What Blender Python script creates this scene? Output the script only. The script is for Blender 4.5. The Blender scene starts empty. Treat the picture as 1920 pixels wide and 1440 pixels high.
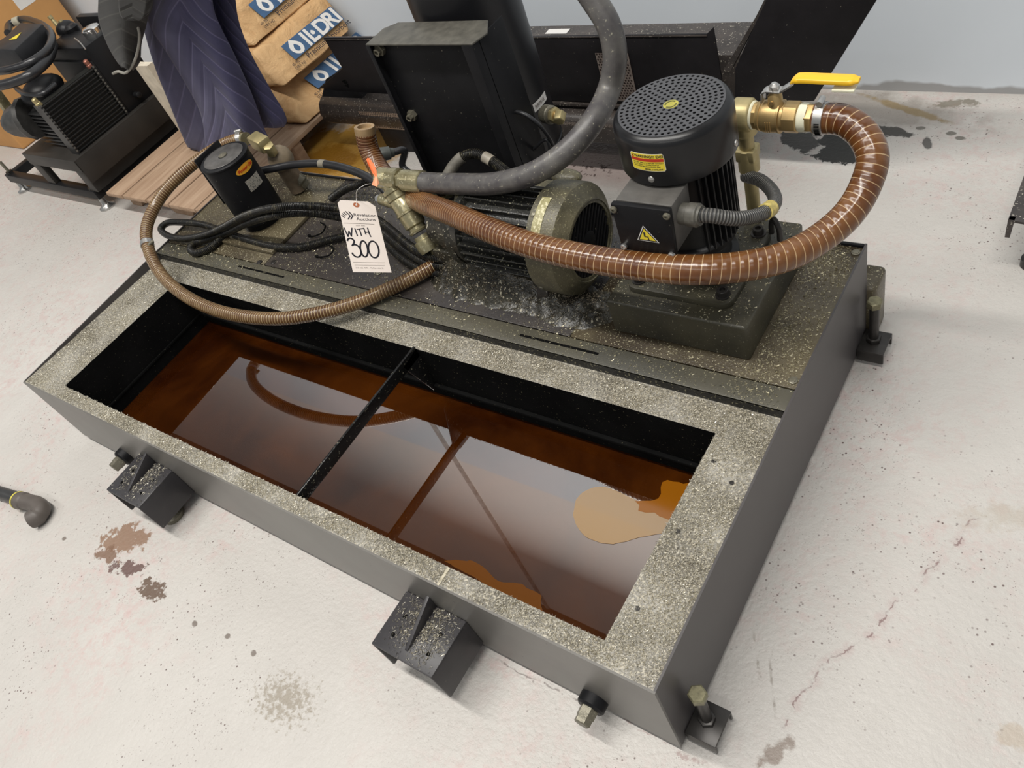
import bpy, bmesh, math, random
from mathutils import Vector, Matrix, noise as mnoise
import numpy as np

random.seed(7)
rng = np.random.default_rng(11)
SC = bpy.context.scene
COL = SC.collection
pi = math.pi

# ------------------------------------------------------------------ camera
YAW, PITCH, ROLL, FPX = -0.89648, 0.79055, -0.44671, 1492.24
CAM = Vector((0.36675, -0.28303, 1.45))
_f = Vector((math.sin(YAW) * math.cos(PITCH), math.cos(YAW) * math.cos(PITCH), -math.sin(PITCH)))
_r0 = Vector((math.cos(YAW), -math.sin(YAW), 0))
_u0 = _r0.cross(_f)
_R = math.cos(ROLL) * _r0 + math.sin(ROLL) * _u0
_U = -math.sin(ROLL) * _r0 + math.cos(ROLL) * _u0
cam_d = bpy.data.cameras.new('camera')
cam_o = bpy.data.objects.new('camera', cam_d)
COL.objects.link(cam_o)
M = Matrix((_R, _U, -_f)).transposed().to_4x4()
M.translation = CAM
cam_o.matrix_world = M
cam_d.sensor_fit = 'HORIZONTAL'
cam_d.sensor_width = 36
cam_d.lens = FPX * 36 / 1920
cam_d.clip_start = 0.02
cam_d.clip_end = 60
SC.camera = cam_o

# ------------------------------------------------------------------ exposure
SC.view_settings.view_transform = 'Standard'
SC.view_settings.look = 'None'
SC.view_settings.gamma = 1
SC.view_settings.exposure = -0.16
SC.view_settings.use_curve_mapping = False

# ------------------------------------------------------------------ world and room lamps
W = bpy.data.worlds.new('world')
SC.world = W
W.use_nodes = True
W.node_tree.nodes['Background'].inputs[0].default_value = (0.93, 0.97, 1.0, 1)
W.node_tree.nodes['Background'].inputs[1].default_value = 0.34

def area(name, loc, sx, sy, power, col=(1, 0.97, 0.92), rot=(0, 0, 0)):
    d = bpy.data.lights.new(name, 'AREA')
    d.shape = 'RECTANGLE'
    d.size = sx
    d.size_y = sy
    d.energy = power
    d.color = col
    o = bpy.data.objects.new(name, d)
    COL.objects.link(o)
    o.location = loc
    o.rotation_euler = rot
    return o
area('strip_light', (-1.2, -0.28, 5.3), 5.5, 0.25, 345)
area('strip_light', (1.4, -3.0, 4.6), 5.5, 0.22, 75)  # unseen fill row added behind the camera
area('strip_light', (-4.6, -2.4, 4.6), 5.5, 0.22, 80)  # second added fill row, out of view

# ------------------------------------------------------------------ helpers
def at(px, py, x=None, y=None, z=None, d=None):
    """the point of the room seen at a pixel of the 1920x1440 frame, on a plane or at a depth"""
    v = _f * FPX + _R * (px - 960) - _U * (py - 720)
    if x is not None: return CAM + v * ((x - CAM.x) / v.x)
    if y is not None: return CAM + v * ((y - CAM.y) / v.y)
    if z is not None: return CAM + v * ((z - CAM.z) / v.z)
    return CAM + v * (d / FPX)

def V(*a): return Vector(a)

def link(o): COL.objects.link(o); return o

def root_loc(o):
    while o.parent: o = o.parent
    return o.location.copy()

def tag(o, label=None, cat=None, group=None, kind=None):
    if label: o['label'] = label
    if cat: o['category'] = cat
    if group: o['group'] = group
    if kind: o['kind'] = kind
    return o

def thing(name, label, cat, loc=(0, 0, 0), group=None):
    o = bpy.data.objects.new(name, None)
    link(o)
    o.empty_display_size = 0.05
    o.location = loc
    return tag(o, label, cat, group)

class MB:
    def __init__(s):
        s.v = []; s.f = []; s.uv = {}
    def add(s, vs, fs):
        b = len(s.v)
        s.v += [tuple(p) for p in vs]
        s.f += [tuple(i + b for i in q) for q in fs]
        return b
    def box(s, x0, x1, y0, y1, z0, z1):
        s.add([(x, y, z) for z in (z0, z1) for y in (y0, y1) for x in (x0, x1)],
              [(0, 2, 3, 1), (4, 5, 7, 6), (0, 1, 5, 4), (2, 6, 7, 3), (0, 4, 6, 2), (1, 3, 7, 5)])
        return s
    def obox(s, c, ax, ay, az, hx, hy, hz):
        c = Vector(c); ax = Vector(ax).normalized(); ay = Vector(ay).normalized(); az = Vector(az).normalized()
        s.add([c + ax * hx * i + ay * hy * j + az * hz * k for k in (-1, 1) for j in (-1, 1) for i in (-1, 1)],
              [(0, 2, 3, 1), (4, 5, 7, 6), (0, 1, 5, 4), (2, 6, 7, 3), (0, 4, 6, 2), (1, 3, 7, 5)])
        return s
    def bar(s, p0, p1, w, h, up=(0, 0, 1)):
        p0 = Vector(p0); p1 = Vector(p1); d = (p1 - p0)
        a = d.normalized(); b = Vector(up).cross(a).normalized(); c = a.cross(b)
        return s.obox((p0 + p1) / 2, a, b, c, d.length / 2, w / 2, h / 2)
    def frame(s, p0, p1):
        a = (Vector(p1) - Vector(p0)).normalized()
        t = Vector((0, 0, 1)) if abs(a.z) < 0.9 else Vector((1, 0, 0))
        b = t.cross(a).normalized()
        return a, b, a.cross(b)
    def lathe(s, p0, axis, prof, n=32, ph=0.0, caps=True):
        """prof: list of (distance along axis, radius)"""
        p0 = Vector(p0); a, b, c = s.frame((0, 0, 0), axis)
        vs = []
        for t, r in prof:
            for i in range(n):
                th = 2 * pi * i / n + ph
                vs.append(p0 + a * t + (b * math.cos(th) + c * math.sin(th)) * r)
        fs = []
        for k in range(len(prof) - 1):
            for i in range(n):
                j = (i + 1) % n
                fs.append((k * n + i, k * n + j, (k + 1) * n + j, (k + 1) * n + i))
        if caps:
            fs.append(tuple(reversed(range(n))))
            fs.append(tuple((len(prof) - 1) * n + i for i in range(n)))
        s.add(vs, fs)
        return s
    def cyl(s, p0, p1, r, n=24, r1=None, ph=0.0):
        L = (Vector(p1) - Vector(p0)).length
        return s.lathe(p0, Vector(p1) - Vector(p0), [(0, r), (L, r if r1 is None else r1)], n, ph)
    def hexa(s, p0, p1, r, ph=0.0): return s.cyl(p0, p1, r, 6, ph=ph)
    def prism(s, poly, vec):
        vec = Vector(vec); n = len(poly)
        s.add([Vector(p) for p in poly] + [Vector(p) + vec for p in poly],
              [tuple(reversed(range(n))), tuple(range(n, 2 * n))] + [(i, (i + 1) % n, n + (i + 1) % n, n + i) for i in range(n)])
        return s
    def ball(s, c, r, n=16, sz=(1, 1, 1)):
        c = Vector(c); m = n // 2
        vs = [c + Vector((0, 0, r * sz[2]))]
        for k in range(1, m):
            t = pi * k / m
            for i in range(n):
                p = 2 * pi * i / n
                vs.append(c + Vector((r * sz[0] * math.sin(t) * math.cos(p), r * sz[1] * math.sin(t) * math.sin(p), r * sz[2] * math.cos(t))))
        vs.append(c - Vector((0, 0, r * sz[2])))
        fs = [(0, 1 + i, 1 + (i + 1) % n) for i in range(n)]
        for k in range(m - 2):
            for i in range(n):
                a = 1 + k * n + i; b = 1 + k * n + (i + 1) % n
                fs.append((a, a + n, b + n, b))
        L = len(vs) - 1; q = 1 + (m - 2) * n
        fs += [(L, q + (i + 1) % n, q + i) for i in range(n)]
        s.add(vs, fs)
        return s
    def tube(s, pts, r, n=16, step=0.006, smooth=True, caps=True, rmod=None, stretch=None):
        P = spline(pts, step) if smooth else [Vector(p) for p in pts]
        m = len(P)
        T = [(P[min(i + 1, m - 1)] - P[max(i - 1, 0)]).normalized() for i in range(m)]
        nrm = T[0].orthogonal().normalized()
        b0 = len(s.v); L = 0.0; Ls = []
        vs = []
        for i in range(m):
            if i:
                L += (P[i] - P[i - 1]).length / (stretch(i / (m - 1)) if stretch else 1)
                q = T[i - 1].rotation_difference(T[i])
                nrm = (q @ nrm)
                nrm = (nrm - T[i] * nrm.dot(T[i])).normalized()
            bn = T[i].cross(nrm)
            rr = r(i / (m - 1)) if callable(r) else r
            if rmod: rr += rmod(L)
            Ls.append(L)
            for k in range(n):
                th = 2 * pi * k / n
                vs.append(P[i] + (nrm * math.cos(th) + bn * math.sin(th)) * rr)
        fs = []
        fb = len(s.f)
        for i in range(m - 1):
            for k in range(n):
                j = (k + 1) % n
                fs.append((i * n + k, i * n + j, (i + 1) * n + j, (i + 1) * n + k))
                s.uv[fb + len(fs) - 1] = [(Ls[i], k / n), (Ls[i], (k + 1) / n), (Ls[i + 1], (k + 1) / n), (Ls[i + 1], k / n)]
        if caps:
            fs.append(tuple(reversed(range(n))))
            fs.append(tuple((m - 1) * n + i for i in range(n)))
        s.add(vs, fs)
        return s
    def build(s, name, mat, parent=None, bevel=0.0, seg=2, smooth=True, ang=40, recalc=True, kind=None, label=None, cat=None, group=None):
        off = root_loc(parent) if parent else Vector((0, 0, 0))
        me = bpy.data.meshes.new(name)
        me.from_pydata([(v[0] - off.x, v[1] - off.y, v[2] - off.z) for v in s.v], [], s.f)
        if s.uv:
            ul = me.uv_layers.new(name='UVMap')
            for fi, q in s.uv.items():
                p = me.polygons[fi]
                for a, li in enumerate(p.loop_indices): ul.data[li].uv = q[a]
        if recalc or bevel:
            bm = bmesh.new(); bm.from_mesh(me)
            if recalc: bmesh.ops.recalc_face_normals(bm, faces=bm.faces)
            if bevel:
                es = [e for e in bm.edges if len(e.link_faces) == 2 and e.calc_face_angle(0) > 0.6]
                bmesh.ops.bevel(bm, geom=es, offset=bevel, segments=seg, profile=0.5, affect='EDGES', clamp_overlap=True)
            bm.to_mesh(me); bm.free()
        if smooth:
            me.polygons.foreach_set('use_smooth', [True] * len(me.polygons))
            me.set_sharp_from_angle(angle=math.radians(ang))
        o = bpy.data.objects.new(name, me)
        link(o)
        for m in (mat if isinstance(mat, (list, tuple)) else [mat]): me.materials.append(m)
        if parent: o.parent = parent
        return tag(o, label, cat, group, kind)

def spline(pts, step=0.006):
    P = [Vector(p) for p in pts]
    if len(P) < 3:
        n = max(2, int((P[1] - P[0]).length / step)); return [P[0].lerp(P[1], i / n) for i in range(n + 1)]
    P = [P[0] * 2 - P[1]] + P + [P[-1] * 2 - P[-2]]
    out = []
    for i in range(1, len(P) - 2):
        a, b, c, d = P[i - 1:i + 3]
        ta = 0; tb = max((b - a).length, 1e-5) ** .5; tc = tb + max((c - b).length, 1e-5) ** .5; td = tc + max((d - c).length, 1e-5) ** .5
        n = max(1, int(round((c - b).length / step)))
        for k in range(n):
            t = tb + (tc - tb) * k / n
            A1 = a * ((tb - t) / tb) + b * (t / tb)
            A2 = b * ((tc - t) / (tc - tb)) + c * ((t - tb) / (tc - tb))
            A3 = c * ((td - t) / (td - tc)) + d * ((t - tc) / (td - tc))
            B1 = A1 * ((tc - t) / tc) + A2 * (t / tc)
            B2 = A2 * ((td - t) / (td - tb)) + A3 * ((t - tb) / (td - tb))
            out.append(B1 * ((tc - t) / (tc - tb)) + B2 * ((t - tb) / (tc - tb)))
    out.append(P[-2])
    return out

def writing(name, s, size, mat, parent, org, ax, up, align='LEFT', th=0.0003, bend=None, shear=0.0, bold=0.0, spacing=1.0):
    """lettering as a thin mesh: org = baseline origin, ax = reading direction, up = up direction"""
    cu = bpy.data.curves.new(name, 'FONT')
    cu.body = s; cu.size = size; cu.align_x = align; cu.extrude = th; cu.offset = bold; cu.shear = shear; cu.space_character = spacing
    cu.resolution_u = 3
    t = bpy.data.objects.new(name, cu)
    link(t)
    bpy.context.view_layer.update()
    me = bpy.data.meshes.new_from_object(t.evaluated_get(bpy.context.evaluated_depsgraph_get()))
    bpy.data.objects.remove(t); bpy.data.curves.remove(cu)
    off = root_loc(parent) if parent else Vector((0, 0, 0))
    org = Vector(org); ax = Vector(ax).normalized(); up = Vector(up).normalized(); nn = ax.cross(up)
    for v in me.vertices:
        if bend: v.co = bend(v.co.x, v.co.y, v.co.z) - off
        else: v.co = org + ax * v.co.x + up * v.co.y + nn * v.co.z - off
    me.materials.clear(); me.materials.append(mat)
    me.name = name
    o = bpy.data.objects.new(name, me); link(o)
    if parent: o.parent = parent
    return o

def holed(outer, holes, z, th=0.0):
    """bmesh face set: outer loop with holes (2-D), in plane z, returns verts, faces"""
    bm = bmesh.new(); es = []
    for loop in [outer] + holes:
        vs = [bm.verts.new((p[0], p[1], z)) for p in loop]
        for i in range(len(vs)): es.append(bm.edges.new((vs[i], vs[(i + 1) % len(vs)])))
    bmesh.ops.triangle_fill(bm, use_beauty=True, use_dissolve=False, edges=es)
    bm.verts.ensure_lookup_table()
    vs = [v.co.copy() for v in bm.verts]; fs = [tuple(v.index for v in f.verts) for f in bm.faces]
    bm.free()
    return vs, fs

# ------------------------------------------------------------------ materials
class NT:
    def __init__(s, name):
        s.m = bpy.data.materials.new(name); s.m.use_nodes = True
        s.t = s.m.node_tree; s.n = s.t.nodes; s.b = s.n['Principled BSDF']; s._co = None
    def node(s, t, **k):
        x = s.n.new(t)
        for a, b in k.items(): setattr(x, a, b)
        return x
    def lk(s, a, b): s.t.links.new(a, b)
    def co(s):
        if s._co is None: s._co = s.node('ShaderNodeNewGeometry').outputs['Position']
        return s._co
    def val(s, sock, v):
        if hasattr(v, 'is_linked') or isinstance(v, bpy.types.NodeSocket): s.lk(v, sock)
        else: sock.default_value = v
    def noise(s, scale, detail=4, rough=0.55, co=None, dist=0.0):
        x = s.node('ShaderNodeTexNoise'); x.inputs['Scale'].default_value = scale; x.inputs['Detail'].default_value = detail
        x.inputs['Roughness'].default_value = rough; x.inputs['Distortion'].default_value = dist
        s.lk(co or s.co(), x.inputs['Vector']); return x.outputs['Fac']
    def voro(s, scale, co=None, feat='F1', rnd=1.0):
        x = s.node('ShaderNodeTexVoronoi'); x.feature = feat; x.inputs['Scale'].default_value = scale; x.inputs['Randomness'].default_value = rnd
        s.lk(co or s.co(), x.inputs['Vector']); return x
    def ramp(s, fac, a, b, ca=0.0, cb=1.0):
        x = s.node('ShaderNodeMapRange'); x.inputs[1].default_value = a; x.inputs[2].default_value = b
        x.inputs[3].default_value = ca; x.inputs[4].default_value = cb; s.lk(fac, x.inputs[0]); return x.outputs[0]
    def math(s, op, a, b=0.0):
        x = s.node('ShaderNodeMath', operation=op); s.val(x.inputs[0], a); s.val(x.inputs[1], b); return x.outputs[0]
    def mix(s, fac, a, b):
        x = s.node('ShaderNodeMix', data_type='RGBA')
        s.val(x.inputs[0], fac)
        for i, c in ((6, a), (7, b)):
            if isinstance(c, tuple): x.inputs[i].default_value = (c[0], c[1], c[2], 1)
            else: s.lk(c, x.inputs[i])
        return x.outputs[2]
    def bump(s, h, strength=0.3, dist=0.002, nrm=None):
        x = s.node('ShaderNodeBump'); x.inputs['Strength'].default_value = strength; x.inputs['Distance'].default_value = dist
        s.lk(h, x.inputs['Height'])
        if nrm: s.lk(nrm, x.inputs['Normal'])
        s.lk(x.outputs[0], s.b.inputs['Normal']); return x.outputs[0]
    def set(s, col=None, rough=None, metal=None, **k):
        if col is not None:
            if isinstance(col, tuple): s.b.inputs['Base Color'].default_value = (col[0], col[1], col[2], 1)
            else: s.lk(col, s.b.inputs['Base Color'])
        if rough is not None: s.val(s.b.inputs['Roughness'], rough)
        if metal is not None: s.val(s.b.inputs['Metallic'], metal)
        for a, b in k.items(): s.val(s.b.inputs[a], b)
        return s.m

def plain(name, c, rough=0.5, metal=0.0, var=0.25, scale=18, bump=0.0, bscale=200, **k):
    t = NT(name)
    f = t.noise(scale, 4)
    t.set(t.mix(t.ramp(f, 0.3, 0.7), tuple(x * (1 - var) for x in c), tuple(min(1, x * (1 + var)) for x in c)), rough, metal, **k)
    if bump: t.bump(t.noise(bscale, 3), bump, 0.001)
    return t.m

def speckled(name, c, spot, dens=0.62, sscale=260, rough=0.35, metal=0.0, c2=None, scale=9, bump=0.15, wide=0.06, spec=0.5):
    """painted steel with a film of dirt and fine pale swarf specks"""
    t = NT(name)
    f = t.noise(scale, 5, 0.6)
    base = t.mix(t.ramp(f, 0.35, 0.65), c, c2 or tuple(x * 1.5 for x in c))
    g = t.noise(sscale, 2, 0.5)
    k = t.ramp(g, dens, dens + wide)
    t.set(t.mix(k, base, spot), t.math('MAXIMUM', t.math('MULTIPLY', k, 0.6), rough), metal)
    t.b.inputs['Specular IOR Level'].default_value = spec
    t.bump(g, bump, 0.0015)
    return t.m

def hose_mat(name, c1, c2, line, pitch, lw=0.12, rough=0.25, bump=0.5, twist=1.0, coat=0.0, grime=None, soft=0.05):
    t = NT(name)
    uv = t.node('ShaderNodeUVMap'); sp = t.node('ShaderNodeSeparateXYZ'); t.lk(uv.outputs[0], sp.inputs[0])
    ph = t.math('FRACT', t.math('ADD', t.math('DIVIDE', sp.outputs[0], pitch), t.math('MULTIPLY', sp.outputs[1], twist)))
    tri = t.math('ABSOLUTE', t.math('SUBTRACT', ph, 0.5))       # 0 at the wire, .5 between
    wire = t.ramp(tri, lw / 2, lw / 2 + soft, 1.0, 0.0)
    base = t.mix(t.ramp(t.noise(14, 3), 0.35, 0.65), c1, c2)
    if grime: base = t.mix(t.ramp(t.noise(60, 5, 0.7), 0.52, 0.7), base, grime)
    t.set(t.mix(wire, base, line), rough, 0.0)
    if coat: t.b.inputs['Coat Weight'].default_value = coat; t.b.inputs['Coat Roughness'].default_value = 0.12
    h = t.math('COSINE', t.math('MULTIPLY', ph, 2 * pi))
    t.bump(h, bump, 0.0016)
    return t.m

BLACK = speckled('black_paint', (0.009, 0.009, 0.010), (0.16, 0.15, 0.12), 0.72, 150, 0.42, bump=0.05, spec=0.14)
BLACK2 = plain('black_enamel', (0.009, 0.009, 0.010), 0.30, 0, 0.2, 10, **{'Specular IOR Level': 0.36})
CASTBLK = plain('cast_black', (0.011, 0.011, 0.012), 0.40, 0, 0.2, 30, 0.15, 300, **{'Specular IOR Level': 0.3})
TANKLIT = speckled('tank_paint_lit', (0.125, 0.118, 0.108), (0.03, 0.03, 0.03), 0.72, 120, 0.36, c2=(0.17, 0.162, 0.148), bump=0.04, scale=3)  # dusty black paint with front light and floor reflection painted in
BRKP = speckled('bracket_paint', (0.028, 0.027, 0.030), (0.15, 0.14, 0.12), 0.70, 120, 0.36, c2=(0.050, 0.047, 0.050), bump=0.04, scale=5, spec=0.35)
TANKSHADE = plain('tank_paint_shaded', (0.062, 0.056, 0.056), 0.42, 0, 0.08, 3)  # same tank paint, darkened in colour for the shaded sides
INNER = speckled('wet_black_inner', (0.006, 0.006, 0.006), (0.10, 0.09, 0.06), 0.69, 190, 0.6, bump=0.2, spec=0.0)
RIM = speckled('rim_dirt', (0.11, 0.098, 0.075), (0.50, 0.46, 0.37), 0.50, 300, 0.32, c2=(0.33, 0.315, 0.28), scale=8, bump=0.9, wide=0.16)
DECK = speckled('deck_dirt', (0.036, 0.026, 0.015), (0.42, 0.38, 0.25), 0.63, 240, 0.36, c2=(0.105, 0.086, 0.050), scale=5, bump=0.4)
DECKD = speckled('deck_dark_plate', (0.022, 0.020, 0.022), (0.40, 0.37, 0.30), 0.69, 210, 0.33, c2=(0.050, 0.042, 0.036), scale=5, bump=0.25)
STRIP = speckled('deck_strip', (0.060, 0.057, 0.045), (0.30, 0.28, 0.18), 0.66, 240, 0.40, c2=(0.085, 0.078, 0.056), scale=6, bump=0.2)
BOXD = speckled('plinth_dirt', (0.030, 0.028, 0.020), (0.42, 0.39, 0.28), 0.68, 230, 0.42, c2=(0.060, 0.054, 0.034), scale=8, bump=0.2)
GREASE = speckled('greasy_motor_paint', (0.050, 0.045, 0.028), (0.26, 0.24, 0.14), 0.62, 260, 0.42, c2=(0.13, 0.115, 0.070), scale=14, bump=0.5)
BRASS = plain('brass', (0.45, 0.315, 0.14), 0.42, 0.75, 0.15, 20, 0.1, 500)
BRASSP = plain('pale_brass', (0.42, 0.35, 0.18), 0.45, 0.65, 0.2, 25, 0.1, 400)
OILYB = speckled('oily_zinc', (0.26, 0.23, 0.13), (0.50, 0.47, 0.33), 0.62, 160, 0.28, metal=0.65, c2=(0.37, 0.33, 0.20), scale=25, bump=0.3)
ZINC = plain('zinc_steel', (0.50, 0.49, 0.47), 0.3, 0.85, 0.15, 40)
DULLST = speckled('dull_steel', (0.13, 0.12, 0.09), (0.4, 0.37, 0.28), 0.64, 300, 0.4, metal=0.4, bump=0.3)
DKBOLT = plain('dark_bolt', (0.035, 0.032, 0.030), 0.35, 0.4, 0.2, 60)
TAPE = plain('thread_tape', (0.74, 0.72, 0.55), 0.6, 0, 0.08, 60)
YELLOW = plain('yellow_vinyl', (0.86, 0.50, 0.02), 0.35, 0, 0.05, 20)
WHITE = plain('white_paint_mark', (0.72, 0.70, 0.67), 0.6, 0, 0.04, 20)
PAPER = plain('tag_card', (0.74, 0.66, 0.60), 0.8, 0, 0.02, 20)
INK = plain('black_ink', (0.012, 0.012, 0.02), 0.6, 0, 0.1, 20)
ORANGE = plain('orange_tag', (0.85, 0.16, 0.04), 0.6, 0, 0.15, 30)
LABY = plain('label_yellow', (0.78, 0.62, 0.04), 0.4, 0, 0.06, 30)
LABR = plain('label_red', (0.50, 0.03, 0.01), 0.4, 0, 0.06, 30)
LABO = plain('label_orange', (0.74, 0.36, 0.03), 0.4, 0, 0.12, 40)
LABB = plain('label_blue', (0.045, 0.105, 0.21), 0.7, 0, 0.1, 30)
RUBBER = speckled('grey_rubber', (0.060, 0.055, 0.057), (0.30, 0.28, 0.22), 0.66, 160, 0.40, c2=(0.125, 0.118, 0.108), scale=20, bump=0.2)
CABLE = plain('black_cable', (0.022, 0.022, 0.024), 0.3, 0, 0.2, 20)
CONDUIT = hose_mat('black_conduit', (0.014, 0.013, 0.012), (0.035, 0.032, 0.026), (0.004, 0.004, 0.004), 0.0042, 0.3, 0.27, 0.8, 0.0, grime=(0.17, 0.15, 0.09), soft=0.2)
GCONDUIT = hose_mat('grey_conduit', (0.12, 0.115, 0.105), (0.17, 0.165, 0.155), (0.03, 0.03, 0.03), 0.0050, 0.25, 0.4, 0.8, 0.0, soft=0.2)
HOSE = hose_mat('brown_wire_hose', (0.085, 0.026, 0.007), (0.165, 0.068, 0.020), (0.48, 0.33, 0.18), 0.0118, 0.03, 0.27, 0.30, 1.0, coat=0.28, soft=0.05)
HOSEB = hose_mat('tan_wire_hose', (0.085, 0.035, 0.010), (0.150, 0.082, 0.032), (0.42, 0.32, 0.17), 0.0080, 0.06, 0.28, 0.5, 1.0, coat=0.2, soft=0.10)
CARD = plain('cardboard', (0.56, 0.29, 0.10), 0.75, 0, 0.08, 5)
WOOD = None
# ------------------------------------------------------------------ floor, walls, ceiling
def floor_material():
    t = NT('floor_paint')
    P = t.co()
    nl = t.noise(0.9, 5, 0.6); nm = t.noise(9, 5, 0.6); nf = t.noise(110, 3, 0.6)
    base = t.mix(t.ramp(nl, 0.35, 0.68), (0.50, 0.475, 0.445), (0.57, 0.545, 0.51))
    base = t.mix(t.ramp(nm, 0.35, 0.75, 0.0, 0.25), base, (0.42, 0.40, 0.37))
    # worn pink primer
    pk = t.math('MULTIPLY', t.ramp(t.noise(1.7, 4, 0.6, dist=0.6), 0.44, 0.58), t.ramp(t.noise(30, 5, 0.75), 0.46, 0.66, 0.0, 0.75))
    base = t.mix(pk, base, (0.52, 0.385, 0.365))
    # small dark specks in drifts
    vo = t.voro(75); vo2 = t.voro(170)
    drift = t.ramp(t.noise(2.1, 4, 0.65), 0.43, 0.55)
    sp = t.math('MULTIPLY', t.ramp(vo.outputs['Distance'], 0.10, 0.20, 1.0, 0.0), t.math('MULTIPLY', drift, t.ramp(t.noise(40, 2), 0.46, 0.56)))
    sp2 = t.math('MULTIPLY', t.ramp(vo2.outputs['Distance'], 0.10, 0.22, 0.8, 0.0), t.math('MULTIPLY', drift, t.ramp(t.noise(25, 2), 0.47, 0.57)))
    base = t.mix(t.math('MAXIMUM', sp, sp2), base, (0.10, 0.06, 0.055))
    col = base
    rough = t.ramp(nf, 0.3, 0.7, 0.42, 0.58)
    def blob(cx, cy, rx, ry, ang, c, nscale, lo, hi, amp=1.0, strength=1.0, gloss=None):
        nonlocal col, rough
        mp = t.node('ShaderNodeMapping'); mp.vector_type = 'POINT'
        # rotate into the stain's own axes
        s = t.node('ShaderNodeVectorMath', operation='SUBTRACT'); t.lk(P, s.inputs[0]); s.inputs[1].default_value = (cx, cy, 0)
        mp.inputs['Rotation'].default_value = (0, 0, -ang); mp.inputs['Scale'].default_value = (1, 1, 0)
        t.lk(s.outputs[0], mp.inputs['Vector'])
        m2 = t.node('ShaderNodeVectorMath', operation='MULTIPLY'); t.lk(mp.outputs[0], m2.inputs[0]); m2.inputs[1].default_value = (1 / rx, 1 / ry, 0)
        ln = t.node('ShaderNodeVectorMath', operation='LENGTH'); t.lk(m2.outputs[0], ln.inputs[0])
        d = t.math('SUBTRACT', 1.0, ln.outputs['Value'])
        d = t.math('ADD', d, t.math('MULTIPLY', t.math('SUBTRACT', t.noise(nscale, 5, 0.65), 0.5), 2.2 * amp))
        k = t.math('MULTIPLY', t.ramp(d, lo, hi), strength)
        col = t.mix(k, col, c)
        if gloss is not None:
            x = t.node('ShaderNodeMix', data_type='FLOAT'); t.lk(k, x.inputs[0]); t.lk(rough, x.inputs[2]); x.inputs[3].default_value = gloss; rough = x.outputs[0]
    def bp(px, py): p = at(px, py, z=0); return p.x, p.y
    # brown marks before the left bracket
    x, y = bp(235, 1010); blob(x, y, 0.085, 0.045, 0.3, (0.24, 0.14, 0.085), 34, 0.02, 0.22, 1.5, 0.9)
    x, y = bp(200, 1040); blob(x, y, 0.05, 0.022, 0.1, (0.18, 0.10, 0.06), 40, 0.05, 0.25, 1.6, 0.9)
    x, y = bp(240, 1065); blob(x, y, 0.06, 0.020, 0.3, (0.13, 0.075, 0.065), 42, 0.05, 0.2, 1.6, 0.95)
    x, y = bp(285, 1105); blob(x, y, 0.055, 0.025, 0.0, (0.12, 0.075, 0.05), 42, 0.05, 0.25, 1.6, 0.95)
    # greenish square patch
    x, y = bp(535, 1310); blob(x, y, 0.085, 0.055, 0.15, (0.24, 0.20, 0.145), 90, 0.1, 0.7, 2.0, 0.7)
    for q in ((365, 1170), (427, 1193), (475, 1225), (120, 1010)):
        x, y = bp(*q); blob(x, y, 0.010, 0.008, 0, (0.12, 0.09, 0.07), 60, 0.1, 0.35, 0.6, 0.8)
    # wet oil behind the tank, amber puddle on the left, conveyor shadow painted over reddish stains to its right
    x, y = bp(640, 285); blob(x, y, 0.42, 0.24, 0.1, (0.42, 0.22, 0.025), 7, 0.10, 0.35, 0.6, 0.95, 0.2)
    x, y = bp(600, 300); blob(x, y, 0.26, 0.15, 0.1, (0.24, 0.105, 0.008), 9, 0.2, 0.5, 0.8, 0.8, 0.2)
    x, y = bp(1110, 300); blob(x, y, 0.50, 0.16, 0.0, (0.36, 0.27, 0.25), 6, 0.0, 0.4, 0.5, 0.7, 0.2)
    x, y = bp(1110, 315); blob(x, y, 0.28, 0.12, 0.0, (0.05, 0.03, 0.025), 40, 0.9, 1.1, 1.3, 0.8, 0.2)
    x, y = bp(1620, 205); blob(x, y, 0.38, 0.10, -0.1, (0.28, 0.25, 0.22), 8, 0.05, 0.5, 0.8, 0.8, 0.3)
    x, y = bp(1590, 275); blob(x, y, 0.105, 0.085, -0.3, (0.016, 0.015, 0.012), 14, 0.15, 0.22, 0.9, 1.0, 0.40)
    x, y = bp(1500, 262); blob(x, y, 0.10, 0.05, -0.5, (0.022, 0.02, 0.017), 14, 0.15, 0.25, 0.9, 0.95, 0.4)
    x, y = bp(1665, 245); blob(x, y, 0.11, 0.025, -0.15, (0.04, 0.036, 0.03), 18, 0.15, 0.3, 0.9, 0.95, 0.4)
    x, y = bp(1738, 268); blob(x, y, 0.016, 0.035, 0.3, (0.06, 0.055, 0.05), 20, 0.1, 0.3, 0.6, 0.9, 0.2)
    x, y = bp(1700, 205); blob(x, y, 0.16, 0.016, -0.42, (0.24, 0.17, 0.07), 22, 0.0, 0.4, 0.8, 0.8)
    x, y = bp(1790, 195); blob(x, y, 0.10, 0.030, 0.1, (0.17, 0.15, 0.11), 26, 0.35, 0.6, 1.1, 0.8)
    for q in ((1727, 240), (1783, 250), (1801, 259)):
        x, y = bp(*q); blob(x, y, 0.016, 0.011, 0, (0.12, 0.11, 0.09), 40, 0.1, 0.3, 0.5, 0.85)
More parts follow.
